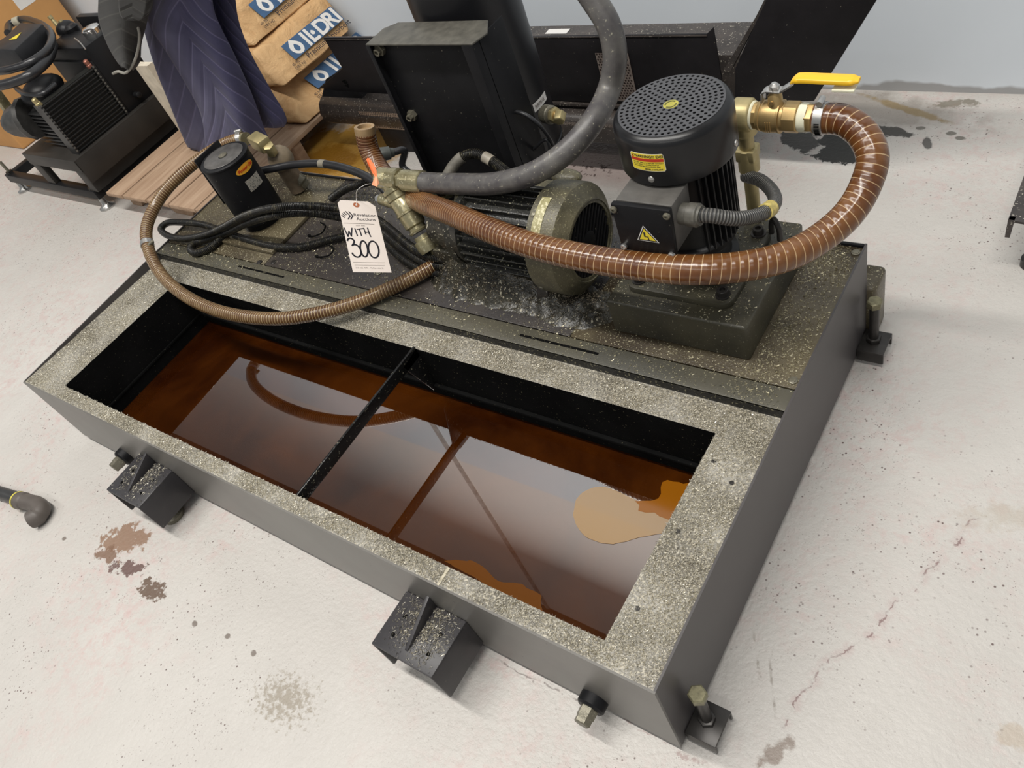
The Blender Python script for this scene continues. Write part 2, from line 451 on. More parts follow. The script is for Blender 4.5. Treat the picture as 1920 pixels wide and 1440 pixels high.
    # cracks: noisy lines
    def crack(a, b, w, c, st=0.8, amp=0.05):
        nonlocal col
        A = Vector(bp(*a)); B = Vector(bp(*b)); D = (B - A); L = D.length; D.normalize(); N = Vector((-D.y, D.x))
        s = t.node('ShaderNodeVectorMath', operation='SUBTRACT'); t.lk(P, s.inputs[0]); s.inputs[1].default_value = (A.x, A.y, 0)
        da = t.node('ShaderNodeVectorMath', operation='DOT_PRODUCT'); t.lk(s.outputs[0], da.inputs[0]); da.inputs[1].default_value = (D.x, D.y, 0)
        db = t.node('ShaderNodeVectorMath', operation='DOT_PRODUCT'); t.lk(s.outputs[0], db.inputs[0]); db.inputs[1].default_value = (N.x, N.y, 0)
        off = t.math('ADD', db.outputs['Value'], t.math('MULTIPLY', t.math('SUBTRACT', t.noise(7, 6, 0.65), 0.5), amp * 2))
        k = t.ramp(t.math('ABSOLUTE', off), w * 0.4, w, 1.0, 0.0)
        k = t.math('MULTIPLY', k, t.ramp(da.outputs['Value'], 0, 0.02)); k = t.math('MULTIPLY', k, t.ramp(da.outputs['Value'], L - 0.02, L, 1.0, 0.0))
        k = t.math('MULTIPLY', k, t.ramp(t.noise(35, 3), 0.46, 0.56, 0.05, 1.0))
        col = t.mix(t.math('MULTIPLY', k, st), col, c)
    crack((1455, 1360), (1840, 970), 0.0028, (0.13, 0.075, 0.07), 0.85)
    crack((1455, 1360), (1840, 970), 0.016, (0.42, 0.29, 0.28), 0.3)
    crack((920, 1230), (1110, 1330), 0.0022, (0.16, 0.13, 0.12), 0.7, 0.02)
    crack((1150, 1340), (1330, 1440), 0.003, (0.28, 0.18, 0.17), 0.6, 0.04)
    crack((1413, 1180), (1425, 1275), 0.003, (0.22, 0.19, 0.15), 0.6, 0.006)
    crack((1442, 1232), (1455, 1350), 0.003, (0.20, 0.17, 0.14), 0.6, 0.006)
    crack((0, 520), (230, 300), 0.010, (0.50, 0.47, 0.43), 0.5, 0.004)
    x, y = bp(1455, 1410); blob(x, y, 0.05, 0.02, 1.2, (0.16, 0.11, 0.08), 30, 0.2, 0.5, 1.0, 0.7)
    x, y = bp(1900, 1380); blob(x, y, 0.03, 0.03, 0, (0.42, 0.35, 0.27), 30, 0.2, 0.5, 1.0, 0.6)
    x, y = bp(1880, 970); blob(x, y, 0.12, 0.05, 0.4, (0.42, 0.37, 0.30), 30, 0.3, 0.8, 1.0, 0.5)
    t.lk(col, t.b.inputs['Base Color']); t.lk(rough, t.b.inputs['Roughness'])
    h = t.math('ADD', t.math('MULTIPLY', t.noise(70, 3, 0.6), 1.0), t.math('MULTIPLY', nf, 0.5))
    t.bump(h, 0.75, 0.003)
    return t.m

def wall_material():
    t = NT('wall_paint')
    n = t.noise(1.2, 4); n2 = t.noise(60, 3)
    c = t.mix(t.ramp(n, 0.3, 0.7), (0.67, 0.72, 0.77), (0.73, 0.78, 0.83))
    # grime band just above the floor
    sx = t.node('ShaderNodeSeparateXYZ'); t.lk(t.co(), sx.inputs[0])
    hgt = t.math('ADD', sx.outputs[2], t.math('MULTIPLY', t.math('SUBTRACT', t.noise(3.5, 4, 0.6), 0.5), -0.09))
    k = t.ramp(hgt, 0.012, 0.022, 0.75, 0.0)
    c = t.mix(k, c, (0.25, 0.235, 0.22))
    # a taped seam and the line where the upper, lighter coat begins
    c = t.mix(t.ramp(sx.outputs[2], 3.72, 3.75), c, (0.80, 0.76, 0.73))
    t.set(c, 0.6); t.bump(n2, 0.1, 0.001)
    return t.m

def quad(name, pts, mat, **k):
    m = MB(); m.add(pts, [tuple(range(len(pts)))])
    return m.build(name, mat, smooth=False, recalc=False, **k)

FLOORM = floor_material()
WALLM = wall_material()
YW = 1.945
fl = MB().box(-12, 5, -6, YW + 0.1, -0.1, 0).build('floor', FLOORM, smooth=False, kind='structure')
MB().box(-12, 5, YW, YW + 0.1, 0, 6.7).build('wall_back', WALLM, smooth=False, kind='structure')
MB().box(-12, 5, -1.5, YW + 0.1, 6.6, 6.7).build('ceiling', plain('ceiling_boards', (0.10, 0.08, 0.065), 0.8), smooth=False, kind='structure')
MB().box(-3.56, -3.52, YW - 0.02, YW, 0.0, 6.6).build('trim_1', plain('wall_conduit', (0.42, 0.40, 0.38), 0.5), smooth=False, kind='structure')

# ------------------------------------------------------------------ the coolant tank
TW, TD = 1.984, 0.981
YF, YS = 0.54, 0.59
OX0, OX1, OY0, OY1 = -1.811, -0.107, 0.041, 0.472
ZL = 0.090
def zr(y): return 0.272 - 0.014 * min(1, max(0, y / YF))

tank = thing('coolant_tank', 'long low black steel coolant tank with an open bay of brown liquid', 'tank', (-1.0, 0.5, 0))
T = 0.004
m = MB()
m.box(-TW, 0, 0, T, 0.02, 0.2725)
m.build('front_panel', TANKLIT, tank)
m = MB()
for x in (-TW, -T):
    MB().prism([(x, T, 0.02), (x, TD, 0.02), (x, TD, 0.287), (x, YF, 0.287), (x, T, 0.2735)], (T, 0, 0)).build('side_panel', TANKSHADE, tank)
MB().box(-TW + T, -T, TD - T, TD, 0.02, 0.286).build('back_panel', TANKLIT, tank)
# rim: one sloping dirty plate with the bay cut out of it, a turned-down lip round the bay
NX, NY = 120, 40
m = MB()
xs = [-TW + T, OX0, OX1, -T]; ys = [T, OY0, OY1, YF]
for i in range(3):
    for j in range(3):
        if i == 1 and j == 1: continue
        a, b, c, d = xs[i], xs[i + 1], ys[j], ys[j + 1]
        nx = max(1, int((b - a) / 0.03)); ny = max(1, int((d - c) / 0.02))
        bse = len(m.v); vs = []; fs = []
        for jj in range(ny + 1):
            for ii in range(nx + 1):
                x = a + (b - a) * ii / nx; y = c + (d - c) * jj / ny
                edge = (ii in (0, nx)) or (jj in (0, ny))
                vs.append((x, y, zr(y) + (0 if edge else 0.0015 * mnoise.noise(Vector((x * 9, y * 9, 1))))))
        for jj in range(ny):
            for ii in range(nx):
                q = jj * (nx + 1) + ii
                fs.append((q, q + 1, q + nx + 2, q + nx + 1))
        m.add(vs, fs)
rim = m.build('rim', RIM, tank, recalc=False)
m = MB()
m.add([(OX0, OY0, zr(OY0)), (OX1, OY0, zr(OY0)), (OX1, OY1, zr(OY1)), (OX0, OY1, zr(OY1)),
       (OX0, OY0, 0.022), (OX1, OY0, 0.022), (OX1, OY1, 0.022), (OX0, OY1, 0.022)],
      [(0, 1, 5, 4), (1, 2, 6, 5), (2, 3, 7, 6), (3, 0, 4, 7)])
m.build('bay_wall', INNER, tank, smooth=False, recalc=False)
# bay floor seen through the coolant
tb = NT('tank_bottom')
tb.set(tb.mix(tb.ramp(tb.noise(5, 5, 0.6), 0.35, 0.7), (0.13, 0.030, 0.003), (0.30, 0.085, 0.008)), 0.6)
MB().box(OX0, OX1, OY0, OY1, 0.018, 0.022).build('bay_floor', tb.m, tank, smooth=False)
m = MB()
m.box(OX0, OX1, OY1 - 0.010, OY1, 0.125, 0.137)
m.box(OX0, OX0 + 0.006, OY0, OY1, 0.128, 0.136)
m.build('ledge', INNER, tank, bevel=0.002)
# divider flat with gusset
m = MB()
m.box(-0.848, -0.842, OY0, OY1, 0.236, 0.268)
m.prism([(-0.842, OY1, 0.262), (-0.842, OY1 - 0.055, 0.255), (-0.842, OY1 - 0.015, 0.125), (-0.842, OY1, 0.120)], (-0.005, 0, 0))
m.build('divider', speckled('wet_divider', (0.008, 0.008, 0.008), (0.25, 0.23, 0.16), 0.66, 160, 0.25, bump=0.6, spec=0.3), tank, bevel=0.001)
# step up to the deck, and the deck plates
MB().box(-TW + T, -T, YF, YF + 0.004, 0.24, 0.2815).build('step', speckled('step_dirt', (0.012, 0.012, 0.012), (0.22, 0.20, 0.13), 0.60, 150, 0.5, bump=0.6), tank)
ZD = 0.283
CHIPW = plain('weld_pale', (0.55, 0.50, 0.38), 0.5)
def slot(px0, py0, px1, py1):
    a = at(px0, py0, z=ZD); b = at(px1, py1, z=ZD)
    return a, b
m = MB().box(-TW + T, -T, YF, YS - 0.0015, ZD - 0.005, ZD)
m.build('deck_strip', STRIP, tank, bevel=0.0012)
for a, b in (slot(447, 499, 532, 520), slot(975, 628, 1122, 664)):
    MB().bar((a.x, a.y, ZD + 0.0002), (b.x, a.y, ZD + 0.0002), 0.006, 0.002).build('slot', INNER, tank, bevel=0.0009)
seamL = at(520, 470, z=ZD).x
seamR = at(1062, 640, z=ZD).x
for x0, x1, mt in ((-TW + T, seamL - 0.001, DECK), (seamL + 0.001, seamR - 0.001, DECKD), (seamR + 0.001, -T, DECK)):
    MB().box(x0, x1, YS + 0.0015, TD - T, ZD - 0.005, ZD).build('deck_plate', mt, tank, bevel=0.001)
# black angle along the back of the deck
a = at(1548, 458, z=ZD)
MB().box(-TW + T, -T, TD - 0.010, TD - 0.004, ZD - 0.004, ZD + 0.006).build('back_lip', BLACK, tank, bevel=0.001)
# deck screws
for q in ((1487, 714), (1605, 474), (710, 512), (487, 492), (513, 492)):
    p = at(*q, z=ZD)
    mm = MB().lathe((p.x, p.y, ZD), (0, 0, 1), [(0, 0.0085), (0.002, 0.0085), (0.003, 0.006), (0.004, 0.006), (0.0045, 0.004)], 20)
    mm.build('screw', DULLST if q[0] > 600 else DKBOLT, tank)
for q in ((1338, 865), (1271, 996), (1195, 1141), (1372, 905)):
    p = at(*q, z=0.262); p = at(*q, z=zr(p.y) + 0.001)
    MB().lathe((p.x, p.y, zr(p.y)), (0, 0, 1), [(0, 0.0042), (0.0016, 0.0042), (0.0018, 0.002)], 12).build('rim_screw', DKBOLT, tank)
p = at(832, 1080, z=0.272)
MB().box(p.x - 0.003, p.x + 0.003, 0.003, OY0 - 0.001, 0.2705, 0.2735).build('weld_bead', CHIPW, tank, bevel=0.001)
# two forklift channels on the front
for bx in (-1.463, -0.494):
    w = 0.077; zt = 0.137; f = -0.119
    m = MB()
    m.box(bx - w, bx + w, f, 0, zt - 0.006, zt)
    m.box(bx - w, bx - w + 0.006, f, 0, 0.035, zt - 0.003)
    m.box(bx + w - 0.006, bx + w, f, 0, 0.035, zt - 0.003)
    br = m.build('bracket', BRKP, tank, bevel=0.003)
    MB().prism([(bx - 0.004, 0, zt), (bx - 0.004, 0, zt + 0.040), (bx - 0.004, f * 0.80, zt + 0.003), (bx - 0.004, f * 0.84, zt)], (0.008, 0, 0)).build('gusset', BRKP, br, bevel=0.001)
    for dx in (-0.045, 0.045):
        for dy in (-0.045, -0.085):
            MB().box(bx + dx - 0.004, bx + dx + 0.004, dy - 0.004, dy + 0.004, zt - 0.002, zt + 0.0006).build('bolt_hole', INNER, br, smooth=False)
    if bx < -1:
        MB().lathe((bx + 0.03, -0.072, 0), (0, 0, 1), [(0, 0.030), (0.012, 0.030), (0.02, 0.020), (0.03, 0.010), (0.13, 0.008)], 24).build('levelling_foot', DULLST, br)
# threaded plugs low on the front
for bx in (-1.69, -0.157):
    m = MB().lathe((bx, 0.0, 0.062), (0, -1, 0), [(0, 0.026), (0.018, 0.026), (0.022, 0.022)], 28)
    pl = m.build('drain_boss', BLACK, tank)
    MB().lathe((bx, -0.020, 0.062), (0, -1, 0), [(0, 0.017), (0.018, 0.017), (0.020, 0.0155), (0.030, 0.0155), (0.032, 0.013)], 6).build('hex_plug', DULLST, pl)
# levelling feet on the right side
for k, y0 in enumerate((0.020, 0.912)):
    m = MB()
    m.box(0.001, 0.056, y0, y0 + 0.066, 0.039, 0.044)
    m.box(0.001, 0.056, y0, y0 + 0.005, 0.012, 0.042)
    m.box(0.001, 0.056, y0 + 0.061, y0 + 0.066, 0.012, 0.042)
    ft = m.build('foot_bracket', DKBOLT, tank, bevel=0.0015)
    bx, by = 0.026, y0 + 0.036
    MB().hexa((bx, by, 0.044), (bx, by, 0.056), 0.0155).build('lock_nut', DKBOLT, ft, bevel=0.001)
    MB().lathe((bx, by, 0.0), (0, 0, 1), [(0, 0.010), (0.150, 0.010)], 18).build('levelling_bolt', DKBOLT, ft)
    MB().lathe((bx, by, 0.150), (0, 0, 1), [(0, 0.0155), (0.002, 0.0160), (0.0145, 0.0160), (0.0165, 0.0135)], 6).build('bolt_head', plain('bolt_top', (0.20, 0.185, 0.11), 0.4, 0.4, 0.3, 120), ft)
MB().box(-0.03, 0.018, 0.982, 1.062, 0.0, 0.160).build('side_lug', DECK, tank, bevel=0.012, seg=3)

# coolant with drifting oil film
cl = NT('coolant_liquid')
tr = cl.noise(3.2, 5, 0.6, dist=0.4)
cc = cl.mix(cl.ramp(tr, 0.35, 0.7), (0.018, 0.0036, 0.0005), (0.070, 0.018, 0.0016))
sx = cl.node('ShaderNodeSeparateXYZ'); cl.lk(cl.co(), sx.inputs[0])
cl.set(cc, 0.012); cl.b.inputs['IOR'].default_value = 3.0
m = MB(); m.add([(OX0, OY0, ZL), (OX1, OY0, ZL), (OX1, OY1 , ZL), (OX0, OY1, ZL)], [(0, 1, 2, 3)])
m.build('coolant', cl.m, None, smooth=False, recalc=False, label='brown oily coolant lying in the open bay of the black tank', cat='coolant', kind='stuff')

def film(name, pts, mat, jit, label, z):
    n = len(pts); out = []
    c = sum((Vector(p) for p in pts), Vector((0, 0, 0))) / n
    P = spline([*pts, pts[0]], 0.012)[:-1]
    for i, p in enumerate(P):
        d = (p - c); k = 1 + jit * mnoise.noise(Vector((p.x * 45, p.y * 45, 3)))
        q = c + d * k
        out.append((min(max(q.x, OX0 + 0.004), OX1 - 0.003), q.y, z))
    m = MB(); m.prism(out, (0, 0, 0.0004))
    return m.build(name, mat, None, smooth=False, label=label, cat='oil film')
def oilmat(name, c, r, ior=1.5):
    t = NT(name); t.set(c, r); t.b.inputs['IOR'].default_value = ior; return t.m
P_ = lambda *q: [at(x, y, z=ZL) for x, y in q]
film('oil_film', P_((1072, 965), (1085, 930), (1125, 912), (1165, 925), (1205, 945), (1245, 968), (1285, 985), (1240, 1000), (1200, 1008), (1150, 1020), (1100, 1008)),
     oilmat('oil_film_tan', (0.27, 0.155, 0.050), 0.03, 2.0), 0.05, 'round tan patch of floating oil at the right end of the bay', ZL + 0.0004)
film('oil_film', P_((1190, 940), (1235, 935), (1242, 905), (1275, 902), (1300, 915), (1300, 960), (1270, 975), (1235, 968), (1205, 955)),
     oilmat('oil_film_amber', (0.24, 0.082, 0.004), 0.1), 0.35, 'ragged amber oil patch against the right wall of the bay', ZL + 0.0008)
film('oil_film', P_((845, 1057), (870, 1048), (905, 1062), (935, 1090), (975, 1095), (1022, 1128), (1020, 1150), (960, 1130), (900, 1090)),
     oilmat('oil_film_rust', (0.13, 0.045, 0.008), 0.12), 0.25, 'rusty orange oil patch along the front edge of the bay', ZL + 0.0004)
# ------------------------------------------------------------------ vertical pump motor on its plinth
MX, MY = -0.255, 0.775
pm = thing('pump_motor', 'tall upright black finned motor with round perforated fan cover on a dirty plinth', 'motor', (MX, MY, ZD))
MB().box(-0.394, -0.104, 0.631, 0.924, ZD, 0.372).build('plinth', BOXD, pm, bevel=0.006, seg=3)
def rrect(x0, x1, y0, y1, r, z, n=6):
    o = []
    for cx, cy, a0 in ((x1 - r, y1 - r, 0), (x0 + r, y1 - r, pi / 2), (x0 + r, y0 + r, pi), (x1 - r, y0 + r, 1.5 * pi)):
        for i in range(n + 1):
            a = a0 + pi / 2 * i / n
            o.append(Vector((cx + r * math.cos(a), cy + r * math.sin(a), z)))
    return o
MB().prism(rrect(-0.365, -0.146, 0.665, 0.885, 0.022, 0.3722), (0, 0, 0.014)).build('flange', BOXD, pm, bevel=0.0012)
for bx, by in ((-0.343, 0.688), (-0.168, 0.688), (-0.168, 0.862), (-0.343, 0.862)):
    b = MB().lathe((bx, by, 0.386), (0, 0, 1), [(0, 0.0145), (0.0025, 0.0145), (0.0026, 0.0105), (0.014, 0.0105), (0.015, 0.0095), (0.015, 0.0055), (0.009, 0.0055)], 24).build('flange_bolt', DKBOLT, pm)
# hook and eye at the back right bolt
MB().tube([(-0.145, 0.87, 0.386), (-0.143, 0.868, 0.41), (-0.135, 0.862, 0.428), (-0.124, 0.856, 0.412), (-0.122, 0.852, 0.386)], 0.0055, 10).build('lifting_eye', DKBOLT, pm)
MB().lathe((MX, MY, 0.386), (0, 0, 1), [(0, 0.078), (0.012, 0.078), (0.02, 0.066), (0.055, 0.066), (0.065, 0.080), (0.078, 0.083), (0.082, 0.080), (0.084, 0.074)], 48).build('end_bell', CASTBLK, pm)
MB().cyl((MX, MY, 0.46), (MX, MY, 0.645), 0.074, 48).build('stator', CASTBLK, pm)
m = MB()
NF = 44
for i in range(NF):
    a = 2 * pi * (i + 0.5) / NF
    d = V(math.cos(a), math.sin(a), 0); s = V(-math.sin(a), math.cos(a), 0)
    if d.y < -0.80 and abs(d.x) < 0.60: continue
    m.obox(V(MX, MY, 0.556) + d * 0.0795, d, s, (0, 0, 1), 0.0085, 0.0016, 0.090)
m.build('cooling_fins', CASTBLK, pm, bevel=0.0006, seg=1)
# fan cover: turned shell, perforated top
RC, ZT = 0.1005, 0.724
MB().lathe((MX, MY, 0), (0, 0, 1), [(0.637, RC - 0.002), (0.6365, RC), (0.640, RC + 0.0006), (ZT - 0.014, RC + 0.0006), (ZT - 0.008, RC - 0.0012), (ZT - 0.003, RC - 0.005), (ZT, RC - 0.011), (ZT - 0.001, RC - 0.0125)], 96, caps=False).build('fan_cover', BLACK2, pm, ang=60)
outer = [(math.cos(2 * pi * i / 96) * (RC - 0.0112), math.sin(2 * pi * i / 96) * (RC - 0.0112)) for i in range(96)]
holes = []
for k in range(8):
    r = 0.0170 + k * 0.00945
    n = int(round(2 * pi * r / 0.0102))
    for i in range(n):
        a = 2 * pi * (i + 0.5 * (k % 2)) / n
        holes.append([(math.cos(a) * r + 0.0030 * math.cos(-2 * pi * j / 8), math.sin(a) * r + 0.0030 * math.sin(-2 * pi * j / 8)) for j in range(8)])
vs, fs = holed(outer, holes, 0)
m = MB(); m.add([(v.x + MX, v.y + MY, ZT) for v in vs], fs)
gr = m.build('fan_grille', plain('grille_paint', (0.055, 0.055, 0.060), 0.42, 0, 0.1, 20), pm, smooth=False, recalc=False)
sol = gr.modifiers.new('thickness', 'SOLIDIFY'); sol.thickness = 0.0015; sol.offset = -1
MB().cyl((MX, MY, 0.66), (MX, MY, 0.700), 0.085, 40).build('fan', plain('fan_black', (0.003, 0.003, 0.003), 0.9, **{'Specular IOR Level': 0.05}), pm)
# badge: yellow roundel broken by two dark arcs
def disc(c, ax, ay, r0, r1, a0, a1, h, n=40):
    c = Vector(c); ax = Vector(ax); ay = Vector(ay); nz = ax.cross(ay)
    m = MB(); vs = []
    for i in range(n + 1):
        a = a0 + (a1 - a0) * i / n
        d = ax * math.cos(a) + ay * math.sin(a)
        vs += [c + d * r0, c + d * r1, c + d * r1 + nz * h, c + d * r0 + nz * h]
    fs = []
    for i in range(n):
        for j in range(4):
            fs.append((i * 4 + j, i * 4 + (j + 1) % 4, i * 4 + 4 + (j + 1) % 4, i * 4 + 4 + j))
    fs += [(0, 1, 2, 3), (n * 4, n * 4 + 3, n * 4 + 2, n * 4 + 1)]
    m.add(vs, fs); return m
bax = V(0.8, 0.6, 0); bay = V(-0.6, 0.8, 0)
OLV = plain('badge_olive', (0.10, 0.095, 0.015), 0.4)
bd = MB().cyl((MX, MY, ZT), (MX, MY, ZT + 0.0016), 0.0128, 40).build('badge', plain('badge_yellow', (0.42, 0.38, 0.06), 0.35, 0.1), pm)
disc((MX, MY, ZT + 0.0016), bax, bay, 0.0076, 0.0105, 0.45, 2.9, 0.0003).build('badge_arc', OLV, bd, smooth=False)
disc((MX, MY, ZT + 0.0016), bax, bay, 0.0076, 0.0105, 0.45 + pi, 2.9 + pi, 0.0003).build('badge_arc', OLV, bd, smooth=False)
# cover screws
for a in (-1.59, 0.10, 1.7, 3.2):
    d = V(math.cos(a), math.sin(a), 0)
    MB().lathe(V(MX, MY, 0.650) + d * (RC - 0.001), d, [(0, 0.0065), (0.003, 0.0055), (0.0045, 0.003)], 16).build('cover_screw', ZINC, pm)
# warning label wrapped round the cover
RL = RC + 0.0011
def wrap(a0, z0, R=RL):
    return lambda u, v, w: V(MX + (R + w) * math.cos(a0 + u / R), MY + (R + w) * math.sin(a0 + u / R), z0 + v)
def patch(f, x0, x1, y0, y1, n, name, mat, parent, w=0.0003, corner=0.0):
    m = MB(); vs = []
    for i in range(n + 1):
        x = x0 + (x1 - x0) * i / n
        e = min(x - x0, x1 - x); c = corner - math.sqrt(max(0, corner ** 2 - max(0, corner - e) ** 2)) if e < corner else 0
        vs += [f(x, y0 + c, 0), f(x, y1 - c, 0), f(x, y1 - c, w), f(x, y0 + c, w)]
    fs = []
    for i in range(n):
        for j in range(4): fs.append((i * 4 + j, i * 4 + (j + 1) % 4, i * 4 + 4 + (j + 1) % 4, i * 4 + 4 + j))
    fs += [(0, 1, 2, 3), (n * 4, n * 4 + 3, n * 4 + 2, n * 4 + 1)]
    m.add(vs, fs)
    return m.build(name, mat, parent, smooth=False)
al = math.atan2(0.681 - MY, -0.288 - MX)
f = wrap(al, 0.667)
LWD = 0.0625
lb = patch(f, 0, LWD, 0, 0.034, 24, 'warning_label', plain('label_border', (0.70, 0.66, 0.50), 0.4), pm, 0.0002, 0.003)
patch(wrap(al, 0.667), 0.0012, LWD - 0.0012, 0.0012, 0.0328, 24, 'label_field', LABY, lb, 0.0004, 0.002)
patch(wrap(al, 0.667), 0.0014, LWD - 0.0014, 0.0190, 0.0245, 24, 'label_band', LABR, lb, 0.0006)
def wtext(s, size, u, v, mat, bold=0.0, R=RL + 0.0005):
    writing('lettering', s, size, mat, lb, (0, 0, 0), (1, 0, 0), (0, 1, 0), th=0.0001, bold=bold,
            bend=lambda a, b, c: wrap(al, 0.667, R)(u + a, v + b, c))
wtext('WARNING!!! EXIT', 0.0068, 0.0085, 0.0262, INK, 0.00015)
m = MB()
F = wrap(al, 0.667, RL + 0.0005)
m.prism([F(0.003, 0.0255, 0), F(0.008, 0.0255, 0), F(0.0055, 0.0310, 0)], (0, 0, 0))
m.build('warning_triangle', LABR, lb, smooth=False)
for k, s in enumerate(('DO NOT OPERATE THE PUMP WITHOUT', 'FLUID. CHECK THE DIRECTION OF', 'ROTATION BEFORE RUNNING. KEEP')):
    wtext(s, 0.0030, 0.005, 0.0150 - k * 0.0036, INK)
wtext('MODEL 2 COOLANT', 0.0034, 0.026, 0.0027, INK, 0.0001)
# terminal box
tbx0, tbx1, tby0, tby1, tbz0, tbz1 = -0.318, -0.201, 0.622, 0.700, 0.527, 0.632
m = MB()
m.prism([(tbx0 + 0.004, tby0, tbz1), (tbx1 - 0.002, tby0, tbz1), (tbx1 - 0.008, tby0, tbz0), (tbx0 + 0.004, tby0, tbz0 + 0.004)], (0, 0.012, 0))
tbx = m.build('terminal_box', BLACK, pm, bevel=0.003)
m = MB()
m.prism([(tbx0 + 0.006, tby0 + 0.0135, tbz1 - 0.001), (tbx1 - 0.004, tby0 + 0.0135, tbz1 - 0.001), (tbx1 - 0.010, tby0 + 0.0135, tbz0 + 0.002), (tbx0 + 0.008, tby0 + 0.0135, tbz0 + 0.006)], (0, 0.066, 0))
m.build('box_body', plain('box_top_dusty', (0.085, 0.080, 0.073), 0.5, 0, 0.2, 40, 0.2), tbx, bevel=0.004)
for x, z in ((tbx0 + 0.010, tbz1 - 0.010), (tbx1 - 0.008, tbz1 - 0.010), (tbx0 + 0.011, tbz0 + 0.012), (tbx1 - 0.014, tbz0 + 0.009)):
    MB().lathe((x, tby0 + 0.001, z), (0, -1, 0), [(0, 0.0062), (0.0045, 0.0062), (0.006, 0.0045), (0.006, 0.0022), (0.004, 0.0022)], 16).build('box_screw', ZINC if z < 0.56 else DULLST, tbx)
def tri(s, y, mat, name, h):
    cx, cz = -0.2555, 0.5715
    pts = [(cx - 0.021 * s, y, cz - 0.0125 * s), (cx + 0.021 * s, y, cz - 0.0125 * s), (cx - 0.0035, y, cz + 0.022 * s)]
    return MB().prism(pts, (0, -h, 0)).build(name, mat, tbx if name == 'shock_label' else shock_parent, smooth=False)
shock = tri(1.0, tby0 - 0.0001, WHITE, 'shock_label', 0.0003)
def tri2(s, y, mat):
    cx, cz = -0.2555, 0.5715
    pts = [(cx - 0.021 * s, y, cz - 0.0125 * s), (cx + 0.021 * s, y, cz - 0.0125 * s), (cx - 0.0030, y, cz + 0.0215 * s)]
    m = MB().prism(pts, (0, -0.0002, 0))
    return m
tri2(0.90, tby0 - 0.0004, INK).build('label_rim', INK, tbx, smooth=False)
tri2(0.72, tby0 - 0.0006, LABY).build('label_face', LABY, tbx, smooth=False)
bx, bz, y = -0.2575, 0.5690, tby0 - 0.0009
MB().prism([(bx - 0.0035, y, bz + 0.0100), (bx - 0.0002, y, bz + 0.0100), (bx - 0.0005, y, bz + 0.0015), (bx + 0.0050, y, bz + 0.0015), (bx + 0.0052, y, bz - 0.0045), (bx + 0.0068, y, bz - 0.0045), (bx + 0.0042, y, bz - 0.0080), (bx + 0.0018, y, bz - 0.0045), (bx + 0.0034, y, bz - 0.0045), (bx + 0.0030, y, bz), (bx - 0.0035, y, bz)], (0, -0.0002, 0)).build('bolt_symbol', INK, tbx, smooth=False)
g0 = V(tbx1 - 0.006, 0.665, 0.592)
gl = MB().lathe(g0, (1, 0, 0), [(0, 0.0185), (0.012, 0.0185), (0.013, 0.0200), (0.030, 0.0205), (0.032, 0.0175), (0.036, 0.0170)], 24).build('cable_gland', plain('gland_grey', (0.10, 0.095, 0.08), 0.5, 0, 0.3, 80, 0.2), pm)

# grey conduit looping round behind the motor
cd = thing('flexible_conduit', 'grey corrugated conduit looping from the terminal box round behind the upright motor', 'cable conduit', (-0.1, 0.7, ZD))
pts = [g0 + V(0.026, 0, 0), g0 + V(0.050, 0.002, 0.001), at(1380, 410, y=0.690), at(1425, 402, y=0.740), at(1452, 382, y=0.800), at(1447, 358, y=0.860), at(1425, 338, y=0.900), at(1398, 330, y=0.925)]
MB().tube(pts, 0.0125, 16).build('sheath', GCONDUIT, cd)
a = at(1440, 393, y=0.765)
P = spline(pts, 0.004)
k = min(range(len(P)), key=lambda i: (P[i] - a).length)
MB().tube(P[k - 3:k + 4], 0.0145, 18, smooth=False).build('yellow_marker_sleeve', plain('marker', (0.62, 0.50, 0.16), 0.4, 0, 0.4, 90), cd)

# ------------------------------------------------------------------ brass ball valve on its riser
YV = 0.935
vz = at(1460, 218, y=YV).z
bv = thing('ball_valve', 'brass ball valve with yellow lever handle beside the upright motor', 'valve', (-0.2, YV, ZD))
VX = at(1398, 220, y=YV).x
vb = at(1398, 220, y=YV)
X_ = lambda px: at(px, 218, y=YV).x
MB().lathe((X_(1378), YV, vz), (1, 0, 0), [(0, 0.024), (0.002, 0.0300), (X_(1408) - X_(1378), 0.0300), (X_(1411) - X_(1378), 0.0275)], 32).build('tee_coupling', BRASSP, bv)
MB().lathe((X_(1404), YV, vz), (1, 0, 0), [(0, 0.023), (0.010, 0.0255), (X_(1416) - X_(1404), 0.0235)], 32).build('thread_tape', TAPE, bv)
MB().lathe((X_(1412), YV, vz), (1, 0, 0), [(0, 0.024), (0.012, 0.024)], 8).build('hex_end', BRASS, bv, bevel=0.001)
L = lambda px: X_(px) - X_(1420)
MB().lathe((X_(1420), YV, vz), (1, 0, 0), [(0, 0.020), (L(1424), 0.0255), (L(1430), 0.0275), (L(1431), 0.0262), (L(1437), 0.0285), (L(1450), 0.0290), (L(1463), 0.0280), (L(1464), 0.0295), (L(1467), 0.0295), (L(1468), 0.0255), (L(1475), 0.0240)], 40).build('valve_body', BRASS, bv)
for k in range(3):
    MB().box(X_(1445) + k * 0.004, X_(1445) + k * 0.004 + 0.0015, YV - 0.0300, YV - 0.0265, vz - 0.014, vz + 0.006).build('cast_mark', BRASS, bv, bevel=0.0004)
MB().lathe((X_(1473), YV, vz), (1, 0, 0), [(0, 0.0265), (0.001, 0.028), (X_(1498) - X_(1473), 0.028), (X_(1500) - X_(1473), 0.026)], 8, ph=pi / 8).build('hex_end', BRASS, bv, bevel=0.001)
MB().lathe((X_(1499), YV, vz), (1, 0, 0), [(0, 0.0235), (0.004, 0.0252), (X_(1516) - X_(1499), 0.0245)], 32).build('thread_tape', TAPE, bv)
